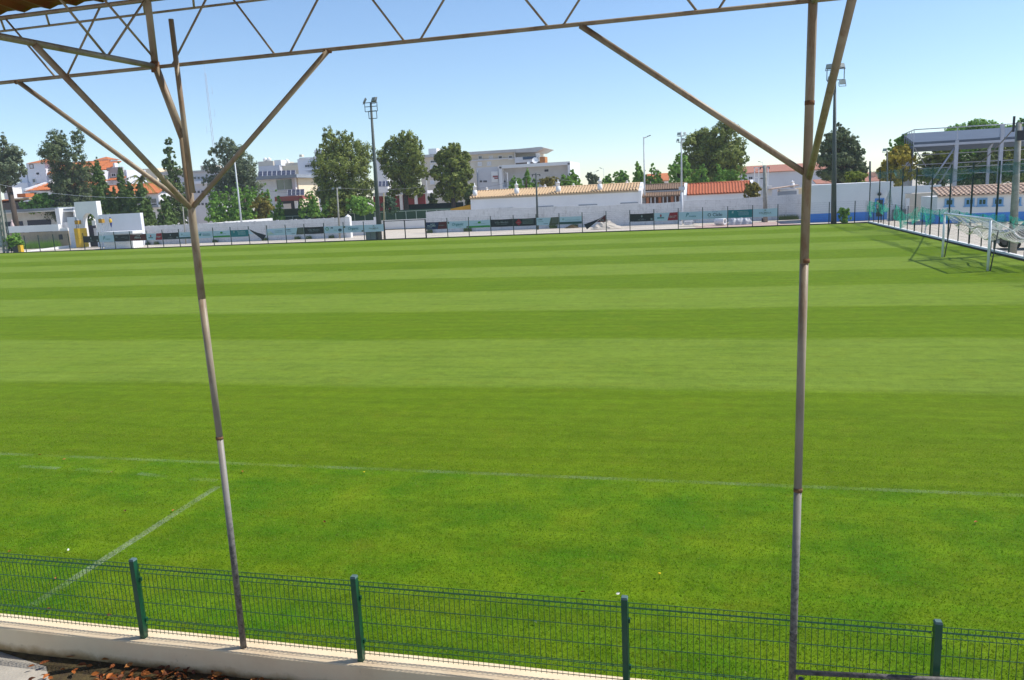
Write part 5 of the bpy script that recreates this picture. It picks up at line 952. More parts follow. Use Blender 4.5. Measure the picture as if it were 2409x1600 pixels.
T("dark_tree", "dark spreading tree seen through the middle of the steel skeleton", 2305, 345, 446, 140, 123, 'dark', 9500, 'round')
T("dark_tree", "dark tree at the right edge behind the concrete pole", 2400, 340, 446, 130, 123.5, 'olive', 8000, 'round')
T("pepper_bush", "leafy green bush at the foot of the right floodlight pole", 1984, 494, 531, 33, 91.2, 'bright', 2200, 'round', trunk=False, cat="bush", size=.12)
T("corner_bush", "large green bush in the far left corner of the ground", 36, 556, 600, 46, 90.8, 'bright', 3000, 'round', trunk=False, cat="bush", size=.13)
# weeds
def weeds(name, label, spots, mat, seed):
    r = np.random.default_rng(seed); Vs = []
    for (X0, Y0, w_, h_) in spots:
        n = 160; a = r.random(n)*6.28; x = X0+w_*(r.random(n)-.5); y = Y0+.5*(r.random(n)-.5); h = h_*(.3+.7*r.random(n)); l = r.normal(0, .22, n)*h
        V = np.stack([np.stack([x-.02, y, 0*x], 1), np.stack([x+.03, y, 0*x], 1), np.stack([x+l, y+l*.3, h], 1)], 1); Vs.append(V.reshape(-1, 3))
    V = np.concatenate(Vs); me = big_mesh(name, V, np.arange(len(V)).reshape(-1, 3)); o = bpy.data.objects.new(name, me); COL.objects.link(o); me.materials.append(LM[mat]); return tag(o, label, "weeds", kind="stuff")
weeds("weeds", "tall green weeds in front of the rubble wall", [(fX(62+8*k, 585-k, 99.5), 99.5+.1*(k % 3), 1.4, 1.1+.4*(k % 2)) for k in range(10)], 'bright', 5)
weeds("wall_weeds", "dark weeds at the foot of the block walls", [(fX(px, 560, LWY-.4), LWY-.4, .7, .55) for px in (345, 366, 505, 622, 700, 727, 780)]+[(fX(px, 530, MWY-.4), MWY-.4, .8, .7) for px in (1010, 1098, 1102, 1300, 1303, 1352, 1840, 1855, 1870)], 'dark', 6)
# palm
px, Yp = 330, 125.0; X0 = fX(px, 420, Yp); zc = fZ(px, 424, Yp); r = thing("palm_tree", "date palm with drooping fronds above the cypresses", "palm", (X0, Yp, 0)); MB().tube((X0, Yp, -.03), (X0, Yp, zc), .42, .34, 10).build("trunk", BARK, r)
rp = random.Random(5); ra = 40*mpp(px, 424, Yp)
for k in range(34):
    a = rp.uniform(0, 6.28); el = rp.uniform(-.35, 1.25); pts = []; ln = ra*rp.uniform(.8, 1.1); b = MB()
    for t in np.linspace(0, 1, 7): pts.append(Vector((X0+math.cos(a)*ln*t*math.cos(el*.8), Yp+math.sin(a)*ln*t*math.cos(el*.8), zc+ln*t*math.sin(el)-ln*.75*t*t)))
    for i in range(6):
        u, v = pts[i], pts[i+1]; d = (v-u).normalized(); s = d.cross(Vector((0, 0, 1))); s = s.normalized() if s.length > 1e-3 else Vector((1, 0, 0))
        for sg_ in (-1, 1):
            for q in range(3): p = u.lerp(v, q/3); b.add([p, p+d*.16, p+s*sg_*.42*(1-i/9)+d*.35-Vector((0, 0, .18))], [(0, 1, 2)])
        b.tube(u, v, .03, .02, 4, False)
    b.build("frond", LM['rust'] if k % 3 == 0 or el < -.1 else LM['olive'], r)
# palm-like trunk at the left edge
px, Yp = 24, 110.0; X0 = fX(px, 430, Yp); zc = fZ(14, 408, Yp); r = thing("short_palm", "thick palm trunk with yellowing crown at the left edge", "palm", (X0, Yp, 0)); MB().tube((X0, Yp, -.03), (fX(14, 410, Yp), Yp, zc), .36, .46, 10).build("trunk", BARK, r)
for k in range(22):
    a = rp.uniform(0, 6.28); el = rp.uniform(-.6, 1.2); ln = 2.3*rp.uniform(.7, 1.1); b = MB(); pts = [Vector((fX(14, 410, Yp)+math.cos(a)*ln*t*math.cos(el*.8), Yp+math.sin(a)*ln*t*math.cos(el*.8), zc+ln*t*math.sin(el)-ln*.8*t*t)) for t in np.linspace(0, 1, 6)]
    for i in range(5):
        u, v = pts[i], pts[i+1]; d = (v-u).normalized(); s = d.cross(Vector((0, 0, 1))); s = s.normalized() if s.length > 1e-3 else Vector((1, 0, 0))
        for sg_ in (-1, 1):
            for q in range(3): p = u.lerp(v, q/3); b.add([p, p+d*.2, p+s*sg_*.4+d*.3-Vector((0, 0, .2))], [(0, 1, 2)])
    b.build("frond", LM['rust'] if k % 2 else LM['olive'], r)

# ------------------------------------------------------------------ poles, masts, lamps
POLE = pm("dark_grey_pole", (.085, .10, .095), (.06, .075, .07), 3, .6); CP = pm("concrete_pole", (.34, .33, .29), (.25, .24, .21), 3, .9); LAMP = pm("floodlight_housing", (.24, .25, .24), (.18, .19, .18), 4, .5); LGL = pm("floodlight_glass", (.40, .42, .38), (.3, .32, .28), 4, .2, spec=.6); WP = pm("pale_grey_mast", (.58, .60, .63), (.52, .54, .57), 3, .6)
def flood(parent, c, s, yaw, tilt=-.35, nm="floodlight"):
    Rm = Matrix.Rotation(yaw, 3, 'Z') @ Matrix.Rotation(tilt, 3, 'X'); c = Vector(c)
    def tr(mb): mb.v = [tuple(c+Rm @ Vector(v)) for v in mb.v]; return mb
    b = MB(); f, k = -.16, .16
    b.add([(-.5*s, f*s, -.4*s), (.5*s, f*s, -.4*s), (.5*s, f*s, .4*s), (-.5*s, f*s, .4*s), (-.36*s, k*s, -.28*s), (.36*s, k*s, -.28*s), (.36*s, k*s, .28*s), (-.36*s, k*s, .28*s)], [(0,1,2,3), (7,6,5,4), (0,4,5,1), (1,5,6,2), (2,6,7,3), (3,7,4,0)])
    o = tr(b).build(nm, LAMP, parent); tr(MB().box(-.43*s, .43*s, (f-.02)*s, (f-.004)*s, -.33*s, .33*s)).build("lens", LGL, o); tr(MB().box(-.56*s, -.51*s, -.05*s, .05*s, -.6*s, .05*s).box(.51*s, .56*s, -.05*s, .05*s, -.6*s, .05*s).box(-.56*s, .56*s, -.05*s, .05*s, -.65*s, -.6*s)).build("bracket", POLE, o); return o
# tall left floodlight by the gate
Y = 90.6; xb = fX(893, 556, Y); xt = fX(872.5, 240, Y); zt = fZ(872, 236, Y); r = thing("floodlight_mast", "tall dark floodlight mast beside the black gate", "floodlight", (xb, Y, 0))
MB().tube((xb, Y, -.02), (xt, Y, zt), .34, .13, 8).build("pole", POLE, r); MB().tube((xb+.62, Y-.1, -.02), (fX(899, 460, Y)+.30, Y-.1, fZ(899, 450, Y)), .07, .06, 6).build("cable_pipe", pm("yellowed_pipe", (.40, .33, .20), None, 4, .7), r)
for za in (1.3, 3.9): MB().box(xb-.1, xb+.75, Y-.16, Y-.05, za, za+.12).build("pipe_clamp", POLE, r)
u = mpp(872, 250, Y)
def frame(parent, x0, x1, z0, z1, y, mids=(), rad=.045):
    b = MB(); b.tube((x0, y, z0), (x1, y, z0), rad, n=5).tube((x0, y, z1), (x1, y, z1), rad, n=5).tube((x0, y, z0), (x0, y, z1), rad, n=5).tube((x1, y, z0), (x1, y, z1), rad, n=5)
    for z in mids: b.tube((x0, y, z), (x1, y, z), rad, n=5)
    b.build("lamp_frame", POLE, parent)
z1 = zt-.05; frame(r, xt-15*u, xt+16*u, z1-20*u, z1, Y-.1, (z1-9*u,)); frame(r, xt-4*u, xt+16*u, z1-37*u, z1-20*u, Y-.4)
flood(r, (xt-13.5*u, Y-.1, z1+5.5*u), .72, -1.0, -.5); flood(r, (xt+9.5*u, Y-.1, z1+6.5*u), .78, 2.7, .3)
# right floodlight
Y = 91.4; xb = fX(1961, 530, Y); xt = fX(1964, 190, Y); zt = fZ(1964, 188, Y); r = thing("floodlight_mast", "tall dark floodlight mast in front of the blue and white clubhouse", "floodlight", (xb, Y, 0))
MB().tube((xb, Y, -.02), (xt, Y, zt+.6), .30, .12, 8).build("pole", POLE, r); u = mpp(1964, 190, Y); z1 = fZ(1965, 165, Y); z0 = fZ(1965, 192, Y); frame(r, xt-18*u, xt+20*u, z0, z1, Y-.1)
MB().tube((xt, Y, zt), (xt, Y, z1), .09, .08, 6).build("head_tube", POLE, r)
flood(r, (xt-13*u, Y-.1, z1+5*u), .66, -.5, -.4); flood(r, (xt+14*u, Y-.1, z1+5.5*u), .60, .5, -.4); flood(r, (xt-10*u, Y-.3, z0+4*u), .55, -.6, -.4); flood(r, (xt+15*u, Y-.4, z0-7*u), .66, .2, -.3)
# white four lamp mast
Y = 102.6; xb = fX(1604, 497, Y); zt = fZ(1600, 307, Y); r = thing("lamp_mast", "pale mast with four floodlights on two crossarms", "floodlight", (xb, Y, 0)); MB().tube((xb, Y, -.02), (xb, Y, 3.9), .19, .17, 10).tube((xb, Y, 3.9), (xb, Y, zt), .13, .06, 10).build("pole", WP, r); u = mpp(1600, 320, Y)
for yy in (318, 332.5): z = fZ(1602, yy, Y); MB().box(xb-7*u, xb+7*u, Y-.06, Y+.06, z-.06, z+.06).build("crossarm", WP, r)
for dx, yy, yw in ((-5, 313, -.3), (8, 313, 1.0), (-7.5, 327.5, -.9), (4.5, 327, .4)): flood(r, (xb+dx*u, Y-.15, fZ(1602, yy, Y)), .42, yw, -.3)
MB().box(xb-.35, xb+.4, Y-.25, Y-.2, fZ(1602, 441, Y)-.2, fZ(1602, 441, Y)+.2).build("sign_plate", WP, r)
def street_lamp(label, x, ytop, ybot, Y, rad=.09, arm=1, head=.55, mat=None, z0=-.02):
    xb = fX(x, ybot, Y); zt = fZ(x, ytop, Y); r = thing("street_lamp", label, "street lamp", (xb, Y, 0), "street lamps"); MB().tube((xb, Y, z0), (xb, Y, zt), rad, rad*.6, 8).build("pole", mat or WP, r)
    if arm:
        MB().tube((xb, Y, zt-.15), (xb+arm*head, Y-.1, zt), rad*.5, n=6).build("arm", mat or WP, r); a = xb+arm*head
        MB().add([(a-.05*arm, Y-.2, zt-.03), (a+arm*head, Y-.2, zt+.12), (a+arm*head, Y+.05, zt+.12), (a-.05*arm, Y+.05, zt-.03), (a, Y-.16, zt+.1), (a+arm*head*.9, Y-.16, zt+.22), (a+arm*head*.9, Y, zt+.22), (a, Y, zt+.1)], [(0,1,2,3), (7,6,5,4), (0,4,5,1), (1,5,6,2), (2,6,7,3), (3,7,4,0)]).build("lamp_head", LAMP, r)
    return r
street_lamp("pale street lamp standing over the shed right of centre", 1517, 319, 476, 113.5, .13, 1, .5)
street_lamp("pale street lamp post in front of the left poplars", 568, 362, 523, 101.0, .14, 0)
street_lamp("thin street lamp in front of the beige apartments", 1007, 404, 478, 140, .08, -1, .4); street_lamp("short white lamp in front of the framed hall", 1195, 401, 440, 125, .06, -1, .3)
street_lamp("distant street lamp right of the framed hall", 1421, 392, 425, 150, .06, -1, .4); street_lamp("distant double street lamp above the long white house", 1398, 399, 425, 155, .06, 1, .5); street_lamp("distant street lamp over the far barn", 1794, 381, 420, 180, .06, -1, .5)
def util_pole(label, x0, yb, x1, yt, Y, r0, r1, mat, arms=0, nm="utility_pole"):
    a = fa(x0, yb, Y); xt = fX(x1, yt, Y); zt = fZ(x1, yt, Y); r = thing(nm, label, "pole", (a[0], Y, 0)); MB().tube((a[0], Y, -.02), (xt, Y, zt), r0, r1, 8).build("pole", mat, r)
    for k in range(arms): MB().box(xt-.55, xt+.55, Y-.05, Y+.05, zt-.25-k*.75, zt-.17-k*.75).build("crossarm", POLE, r); [MB().lathe((xt+d, Y, zt-.45-k*.75), [(.04, 0), (.09, .06), (.04, .12), (.08, .18), (.03, .22)], 7).build("insulator", DARK, r) for d in (-.5, .5)]
    return r, (xt, Y, zt)
r, UP = util_pole("dark slim utility pole in front of the long white house", 1264, 508, 1261, 402, 101.5, .16, .10, POLE, 2)
r, UP2 = util_pole("grey weathered utility pole behind the right lettered banner", 1801, 495, 1799, 389, 99.0, .26, .20, CP, 1)
r, UP3 = util_pole("short concrete post with two small floodlights left of the gate", 797, 527, 792.5, 438, 97.5, .14, .10, CP, 0); flood(r, (UP3[0]-.5, UP3[1]-.1, UP3[2]-.1), .38, -.4); flood(r, (UP3[0]+.45, UP3[1]-.1, UP3[2]-.05), .38, .4)
r, _q = util_pole("thin grey pole beside the left roof column at wall height", 434, 548, 430, 487, 97.0, .09, .07, CP, 0)
r, UP4 = util_pole("dark slim pole with lamp bracket by the corner nets", 2089, 500, 2087, 360, 96.0, .10, .07, POLE, 0); flood(r, (UP4[0]-.25, 95.9, UP4[2]+.1), .42, -.6)
r, _q = util_pole("distant black pole beside the lime bush", 2048, 440, 2047, 384, 130, .16, .14, POLE, 0)
g_ = gnd(2374, 600); a = at(2397, 288, g_[1]); r = thing("concrete_pole", "thick grey concrete utility pole at the right edge behind the goal", "pole", (g_[0]+.15, g_[1], 0)); MB().tube((g_[0]+.15, g_[1], -.02), (a[0], g_[1], a[2]), .24, .15, 8).build("pole", CP, r); UP5 = (a[0], g_[1], a[2])
for d in (-.25, .3): MB().box(a[0]+d-.05, a[0]+d+.05, g_[1]-.05, g_[1]+.05, a[2]-.5, a[2]+.35).build("insulator", DARK, r)
MB().box(a[0]-.1, a[0]+.35, g_[1]-.25, g_[1]-.1, a[2]-1.0, a[2]-.45).build("junction_box", DARK, r)
# concrete lattice pole at the left edge
Y = 89.9; a = fa(14, 602, Y); c = fa(-12, 400, Y); r = thing("lattice_pole", "pierced concrete mast at the left edge of the pitch", "pole", (a[0], Y, 0)); w_ = .62
dx = (c[0]-a[0])/c[2]
for s_ in (-1, 1): MB().slab([(a[0]+s_*w_/2-.11, Y-.12, -.02), (a[0]+s_*w_/2+.11, Y-.12, -.02), (c[0]+s_*w_*.3+.09, Y-.12, c[2]), (c[0]+s_*w_*.3-.09, Y-.12, c[2])], (0, .24, 0)).build("leg", CP, r)
for k in range(12): z = .25+k*.95; MB().box(a[0]+dx*z-w_/2+.1, a[0]+dx*z+w_/2-.1, Y-.09, Y+.09, z, z+.22).build("rung", CP, r)
# radio mast far away
MS = pm("pale_mast_steel", (.52, .56, .66), None, 1, .6); Y = 330.0; a = fa(509, 400, Y); c = fa(491, 122, Y); r = thing("radio_mast", "thin pale lattice radio mast in the sky at left", "mast", (a[0], Y, 0)); hw = .55
b = MB(); top = c[2]*.88
for s_ in (-1, 1): b.tube((a[0]+s_*hw, Y, -.03), (a[0]+s_*hw*.55, Y, top), .085, n=4)
for k in range(34): z0 = top*k/34; z1 = top*(k+1)/34; s_ = 1 if k % 2 else -1; b.tube((a[0]+s_*hw*(1-.45*k/34), Y, z0), (a[0]-s_*hw*(1-.45*(k+1)/34), Y, z1), .045, n=4)
b.build("lattice", MS, r); MB().tube((a[0], Y, top), (a[0], Y, c[2]), .05, .02, 5).build("antenna_rod", MS, r)
for k, z in enumerate((.80, .66, .56, .40)):
    s_ = 1 if k != 2 else -1; zz = top*z*1.08; MB().tube((a[0]+s_*hw*.5, Y, zz), (a[0]+s_*2.6, Y, zz), .03, n=4).build("antenna_arm", MS, r); MB().tube((a[0]+s_*2.6, Y, zz-.8), (a[0]+s_*2.6, Y, zz+2.6), .06, n=5).build("antenna", MS, r)
# cables
CAB = pm("grey_cable", (.25, .25, .26), None, 3, .6)
def cable(label, a, c, sag, rad=.02, mat=None):
    a = Vector(a); c = Vector(c); pts = [a.lerp(c, t)-Vector((0, 0, sag*4*t*(1-t))) for t in np.linspace(0, 1, 15)]; b = MB()
    for u, v in zip(pts[:-1], pts[1:]): b.tube(u, v, rad, n=4, caps=False)
    settle(b, "overhead_cable", mat or CAB, label, "cable", "overhead cables")
cable("pale cable from the left edge to the flats behind the cypresses", fa(-20, 436, 104), fa(378, 464, 104), .9, .028, FRAME); cable("cable sagging from the utility pole at centre to the left olive tree", UP, fa(1100, 440, 118), .4); cable("cable running right from the dark utility pole at centre", UP, fa(1345, 420, 112), .25); cable("cable from the short concrete post towards the beige apartments", UP3, fa(1120, 405, 150), 1.2)
cable("cable from the short concrete post to the pale lamp at left", UP3, fa(560, 432, 101), .9); cable("cable from the grey utility pole leftwards", UP2, fa(1745, 410, 112), .3); cable("thick cable from the right edge pole down to the steel skeleton", UP5, fa(2245, 404, 111), 1.0, .035, DARK)
pts = [fa(*q, 103) for q in ((374, 466), (380, 500), (393, 530), (398, 560))]; b = MB(); b.path(pts, .03, 5); settle(b, "hanging_cable", pm("tan_cable", (.35, .3, .22), None, 3, .7), "loose cable hanging down by the low stout cypress", "cable")

# ------------------------------------------------------------------ right side: goal, goal line fence, nets, vehicle
GX = 13.40; y1, y2 = 50.20, 42.55; GW = pm("white_goal_paint", (.80, .81, .82), (.72, .73, .74), 3, .35, spec=.5)
r = thing("goal", "white football goal with its net slung up behind", "goal", (GX, (y1+y2)/2, 0)); GH = 2.50
for y in (y1, y2): MB().tube((GX, y, -.02), (GX, y, GH), .062, n=14).build("post", GW, r)
MB().tube((GX, y2-.06, GH), (GX, y1+.06, GH), .062, n=14).build("crossbar", GW, r)
for y in (y1, y2): MB().tube((GX+.10, y-.04, -.02), (GX+.34, y-.04, 1.95), .03, n=8).build("net_stake", pm("dark_net_stake", (.09, .09, .085), None, 5, .6), r)
MB().tube((GX+.34, y2-.05, 1.95), (GX+.34, y1-.05, 1.95), .016, n=6).build("net_rope", MATS["dark_net_stake"], r)
for y in (y1, y2, (y1+y2)/2+1.2, (y1+y2)/2-1.4): MB().tube((GX+.02, y, GH), (GX+1.05, y-.1, 1.85), .022, n=6).build("net_strut", GW, r)
NETC = pm("white_goal_net", (.80, .76, .69), (.7, .66, .6), 5, .8); b = MB(); nu, nv = 62, 26
def net_pt(u, v):                           # slung net: from the bar back and up again like a hammock
    X_ = GX+.03+2.45*v; sag = .95*math.sin(math.pi*min(1, v*.98))**1.2+.10*math.sin(u*21+v*3)*math.sin(math.pi*v); edge = .12*math.sin(u*31); z = GH-.55*v-sag*(.55+.45*abs(math.sin(u*math.pi*2.2+.6))); y = y2+(y1-y2)*u-.5*v*(1-u)*1.2
    return (X_, y, z+edge*v*.3)
for i in range(nu+1):
    for j in range(nv): b.tube(net_pt(i/nu, j/nv), net_pt(i/nu, (j+1)/nv), .0075, n=3, caps=False)
for j in range(nv+1):
    for i in range(nu): b.tube(net_pt(i/nu, j/nv), net_pt((i+1)/nu, j/nv), .0075, n=3, caps=False)
b.build("net", NETC, r)
for k in range(3): MB().path([net_pt(u, .22+.26*k) for u in np.linspace(0, 1, 40)], .03+.01*k, 6).build("net_roll", NETC, r)
MB().tube((GX+2.5, y2-.6, -.02), (GX+2.5, y2-.6, 2.0), .035, n=8).build("rear_post", POLE, r); MB().tube((GX+2.5, y1, -.02), (GX+2.5, y1, 2.0), .035, n=8).build("rear_post", POLE, r); MB().tube((GX+2.5, y2-.6, 1.97), (GX+2.5, y1, 1.97), .02, n=6).build("rear_rope", MATS["dark_net_stake"], r)
# goal line fence
GFX = 16.52; struct(MB().box(GFX-.08, GFX+.02, 20, 89.3, -.02, .09).build("goal_line_edging", MATS["dark_edging"])); struct(MB().box(GFX+.021, GFX+.24, 20, 89.3, -.025, .20).build("kerb", WHITE))
r = thing("end_fence", "dark green wire panel fence behind the goal", "fence", (GFX+.12, 60, 0)); ys_ = np.arange(24.0, 89.4, 2.33)
gm = MB().box(-.03, .03, -.03, .03, .18, 2.2).mesh("post"); gm.materials.append(DG); tm = MB().box(-.045, .045, -.045, .045, .18, 5.35).mesh("tall_post"); tm.materials.append(DG)
for k, y in enumerate(ys_):
    tall = k % 2 == 0; o = bpy.data.objects.new("tall_post" if tall else "post", tm if tall else gm); COL.objects.link(o); o.parent = r; o.location = (0, y-60, 0); o["_o"] = r["_o"]
    o2 = bpy.data.objects.new("wire_panel", wire_mesh(2.33, 2.1, "end")); COL.objects.link(o2); o2.parent = r; o2.location = (.03, y-60, .1); o2.rotation_euler = (0, 0, math.pi/2); o2["_o"] = r["_o"]
# torn green nets
def net_material():
    m, n, p = nodes("green_torn_net"); p.inputs["Base Color"].default_value = (.02, .36, .24, 1); p.inputs["Roughness"].default_value = .7
    tr = N(n, "ShaderNodeBsdfTransparent"); mx = N(n, "ShaderNodeMixShader"); tl = N(n, "ShaderNodeBsdfTranslucent"); tl.inputs[0].default_value = (.03, .42, .28, 1); m2 = N(n, "ShaderNodeMixShader"); m2.inputs[0].default_value = .4
    n.links.new(p.outputs[0], m2.inputs[1]); n.links.new(tl.outputs[0], m2.inputs[2])
    f = ramp(n, noise(n, 2.5, 5, .7), [(.36, .18), (.66, .80)]); n.links.new(f, mx.inputs[0]); n.links.new(tr.outputs[0], mx.inputs[1]); n.links.new(m2.outputs[0], mx.inputs[2]); n.links.new(mx.outputs[0], n.nodes["Material Output"].inputs[0]); return m
def thin_net_material():
    m, n, p = nodes("green_fine_net"); p.inputs["Base Color"].default_value = (.012, .15, .10, 1); tr = N(n, "ShaderNodeBsdfTransparent"); mx = N(n, "ShaderNodeMixShader"); f = ramp(n, noise(n, 1.2, 5, .7), [(.35, .25), (.7, .62)]); n.links.new(f, mx.inputs[0]); n.links.new(tr.outputs[0], mx.inputs[1]); n.links.new(p.outputs[0], mx.inputs[2]); n.links.new(mx.outputs[0], n.nodes["Material Output"].inputs[0]); return m
TN = net_material(); FN = thin_net_material()
def drape(label, ya, yb, ztop, zlow, mat, seed, sagf, cat="net", x=GFX+.05):
    q = random.Random(seed); b = MB(); nu, nv = 26, 8; vs = []; ph = q.uniform(0, 6)
    for i in range(nu+1):
        u = i/nu; low = zlow+(ztop-zlow)*(.45+.45*math.sin(u*9+ph)*math.sin(u*3.7+ph*2))*(1-.3*sagf)-sagf*.5*math.sin(math.pi*u); top = ztop-sagf*.7*math.sin(math.pi*u)**2+.05*math.sin(u*40)
        for j in range(nv+1): v = j/nv; vs.append((x-.05-.22*math.sin(u*23+v*4+ph)*v, ya+(yb-ya)*u+.15*math.sin(v*6+u*17), top+(low-top)*v))
    b.add(vs, [(i*(nv+1)+j, (i+1)*(nv+1)+j, (i+1)*(nv+1)+j+1, i*(nv+1)+j+1) for i in range(nu) for j in range(nv)], True); settle(b, "torn_net", mat, label, cat, "torn nets on the end fence")
drape("bunched green net at the far corner post", 84.5, 89.0, 2.3, .6, TN, 1, .1); drape("green net hanging over the second fence bay", 80.0, 84.3, 2.2, 1.1, TN, 2, .2); drape("green net hanging in a loop beside the open bay", 69, 77, 2.2, .5, TN, 3, 1.0); drape("green net gathered left of the goal", 61, 68.5, 2.3, .8, TN, 4, .3)
drape("green net along the fence behind the goal", 50, 60.8, 2.3, 1.3, TN, 5, .2); drape("green net draped around the right edge pole", 41, 49.8, 2.3, 1.2, TN, 6, .4)
drape("dark green fine net at the top of the corner posts", 75, 89.2, 5.3, 4.3, FN, 7, .2); drape("dark green fine net strung high above the changing rooms", 46, 68, 5.3, 4.2, FN, 8, .5); b = MB().add([(GFX, 79.2, 3.75), (GFX-.05, 78.6, 3.0), (GFX-.1, 77.6, 2.15), (GFX-.12, 79.6, 2.2), (GFX-.05, 80.4, 2.9), (GFX-.1, 81.6, 2.1)], [(0, 1, 4), (1, 2, 3), (1, 3, 4), (4, 3, 5)]); settle(b, "torn_net", FN, "torn triangle of green net hanging by the open bay", "net", "torn nets on the end fence")
m_, n_, p_ = nodes("green_sheer_net"); p_.inputs["Base Color"].default_value = (.02, .20, .14, 1); t_ = N(n_, "ShaderNodeBsdfTransparent"); x_ = N(n_, "ShaderNodeMixShader"); x_.inputs[0].default_value = .13; n_.links.new(t_.outputs[0], x_.inputs[1]); n_.links.new(p_.outputs[0], x_.inputs[2]); n_.links.new(x_.outputs[0], n_.nodes["Material Output"].inputs[0])
b = MB(); yy_ = np.linspace(28, 89.2, 28)
for i in range(27): b.quad((GFX+.2, yy_[i], 2.25), (GFX+.2, yy_[i+1], 2.25), (GFX+.2, yy_[i+1], 5.3-.18*(i % 2 == 0)), (GFX+.2, yy_[i], 5.3-.18*(i % 2 == 1)))
settle(b, "ball_net", m_, "sheer green ball-stop net strung between the tall posts behind the goal", "net")
# left corner green post and net
x = fX(26, 590, 90.3); r = thing("corner_net", "tall green net and post in the far left corner", "net", (x, 90.3, 0)); MB().tube((x, 90.3, -.02), (x, 90.3, 6.2), .05, n=6).build("post", DG, r); b = MB().quad((x-6, 90.4, .1), (x, 90.4, .1), (x, 90.4, 6.0), (x-6, 90.4, 5.6)); b.build("net_sheet", FN, r)
# dark pick-up truck behind the fence at the right edge
BODY = pm("black_car_paint", (.018, .019, .021), (.022, .022, .024), 2, .25, spec=.6); RUB = pm("tyre_rubber", (.018, .018, .018), None, 6, .9); RIM = pm("wheel_rim", (.3, .3, .3), None, 5, .4, metal=.6)
cx, cy = 17.45, 54.6; r = thing("pickup_truck", "black pick-up truck parked behind the fence at the right edge", "truck", (cx+1.6, cy, 0))
prof = [(-1.25, .48), (-1.22, .95), (-1.05, 1.08), (.15, 1.16), (.75, 1.72), (2.1, 1.74), (2.35, 1.16), (4.0, 1.14), (4.05, .5)]
MB().slab([(cx+1.3+x_, cy-.85, z_) for x_, z_ in prof], (0, 1.7, 0)).build("body", BODY, r)
MB().slab([(cx+1.3+x_, cy-.865, z_) for x_, z_ in ((.30, 1.18), (.82, 1.66), (1.98, 1.67), (2.15, 1.18))], (0, .01, 0)).build("side_window", GLASS, r)
MB().slab([(cx+1.3+.17, cy-.75, 1.19), (cx+1.3+.17, cy+.75, 1.19), (cx+1.3+.72, cy+.70, 1.69), (cx+1.3+.72, cy-.70, 1.69)], (-.01, 0, .01)).build("windscreen", GLASS, r)
for x_ in (-.45, 3.1):
    for y_ in (-.86, .66):
        o = MB().tube((cx+1.3+x_, cy+y_, .37), (cx+1.3+x_, cy+y_+.2, .37), .37, n=18).build("wheel", RUB, r); MB().tube((cx+1.3+x_, cy+y_-.006, .37), (cx+1.3+x_, cy+y_+.206, .37), .22, n=12).build("rim", RIM, o)
MB().box(cx+.0, cx+.06, cy-.8, cy+.8, .40, .62).build("bumper", pm("grey_bumper", (.35, .35, .35), None, 3, .5), r); MB().box(cx+.03, cx+.05, cy-.26, cy+.26, .66, .78).build("number_plate", WHITE, r)
for y_ in (-.66, .66): MB().box(cx+.04, cx+.10, cy+y_-.16, cy+y_+.16, .80, .96).build("headlight", LGL, r)
# ------------------------------------------------------------------ small things on the sand
def heap(nm, label, cat, x, y, Y, rx, ry, h, mat, seed, group=None):
    c = fa(x, y, Y); b = MB(); q = np.random.default_rng(seed); nr, na = 7, 22; vs = [(c[0], Y, h)]
    for i in range(1, nr+1):
        for k in range(na): t = i/nr; a = 2*math.pi*k/na; w_ = 1+.12*math.sin(3*a+seed)+.06*q.normal(); vs.append((c[0]+rx*t*w_*math.cos(a), Y+ry*t*w_*math.sin(a), max(-.02, h*(1-t)**.9*(1+.10*q.normal()))))
    b.add(vs, [(0, 1+k, 1+(k+1) % na) for k in range(na)]+[(1+(i-1)*na+k, 1+i*na+k, 1+i*na+(k+1) % na, 1+(i-1)*na+(k+1) % na) for i in range(1, nr) for k in range(na)]); return settle(b, nm, mat, label, cat, group)
heap("sand_heap", "pale sand heap behind the black and maroon torn banner", "sand", 1424, 530, 97.5, 1.9, 1.5, 1.15, SAND, 2); heap("earth_heap", "small heap of earth left of the white barrel", "earth", 1630, 524, 96, 1.5, .9, .22, SAND, 5); heap("soil_heap", "low dark soil heap at the foot of the block wall right of centre", "soil", 1345, 535, 102.4, 1.0, .5, .4, soil, 7)
# white barrel lying down
Y = 95.5; c = fa(1696, 521, Y); R = .42; r = thing("white_barrel", "white barrel lying open on its side under the blackletter banner", "barrel", (c[0], Y, 0)); ax = Vector((.80, -.60, 0)).normalized(); up = Vector((0, 0, 1)); sd_ = ax.cross(up)
def ring(mb, prof, n=20):
    vs = []
    for rad, d in prof: vs += [Vector((c[0], Y, R))+ax*d+(up*math.cos(2*math.pi*i/n)+sd_*math.sin(2*math.pi*i/n))*rad for i in range(n)]
    mb.add(vs, [(k*n+i, k*n+(i+1) % n, (k+1)*n+(i+1) % n, (k+1)*n+i) for k in range(len(prof)-1) for i in range(n)], True); return mb
ring(MB(), [(.05, -.7), (R*.9, -.7), (R, -.6), (R, .5), (R*.92, .56), (R*.62, .56), (R*.60, .4), (R*.6, -.3), (.02, -.3)]).build("shell", WHITE, r); ring(MB(), [(.01, -.28), (R*.59, -.28)]).build("dark_inside", DARK, r)
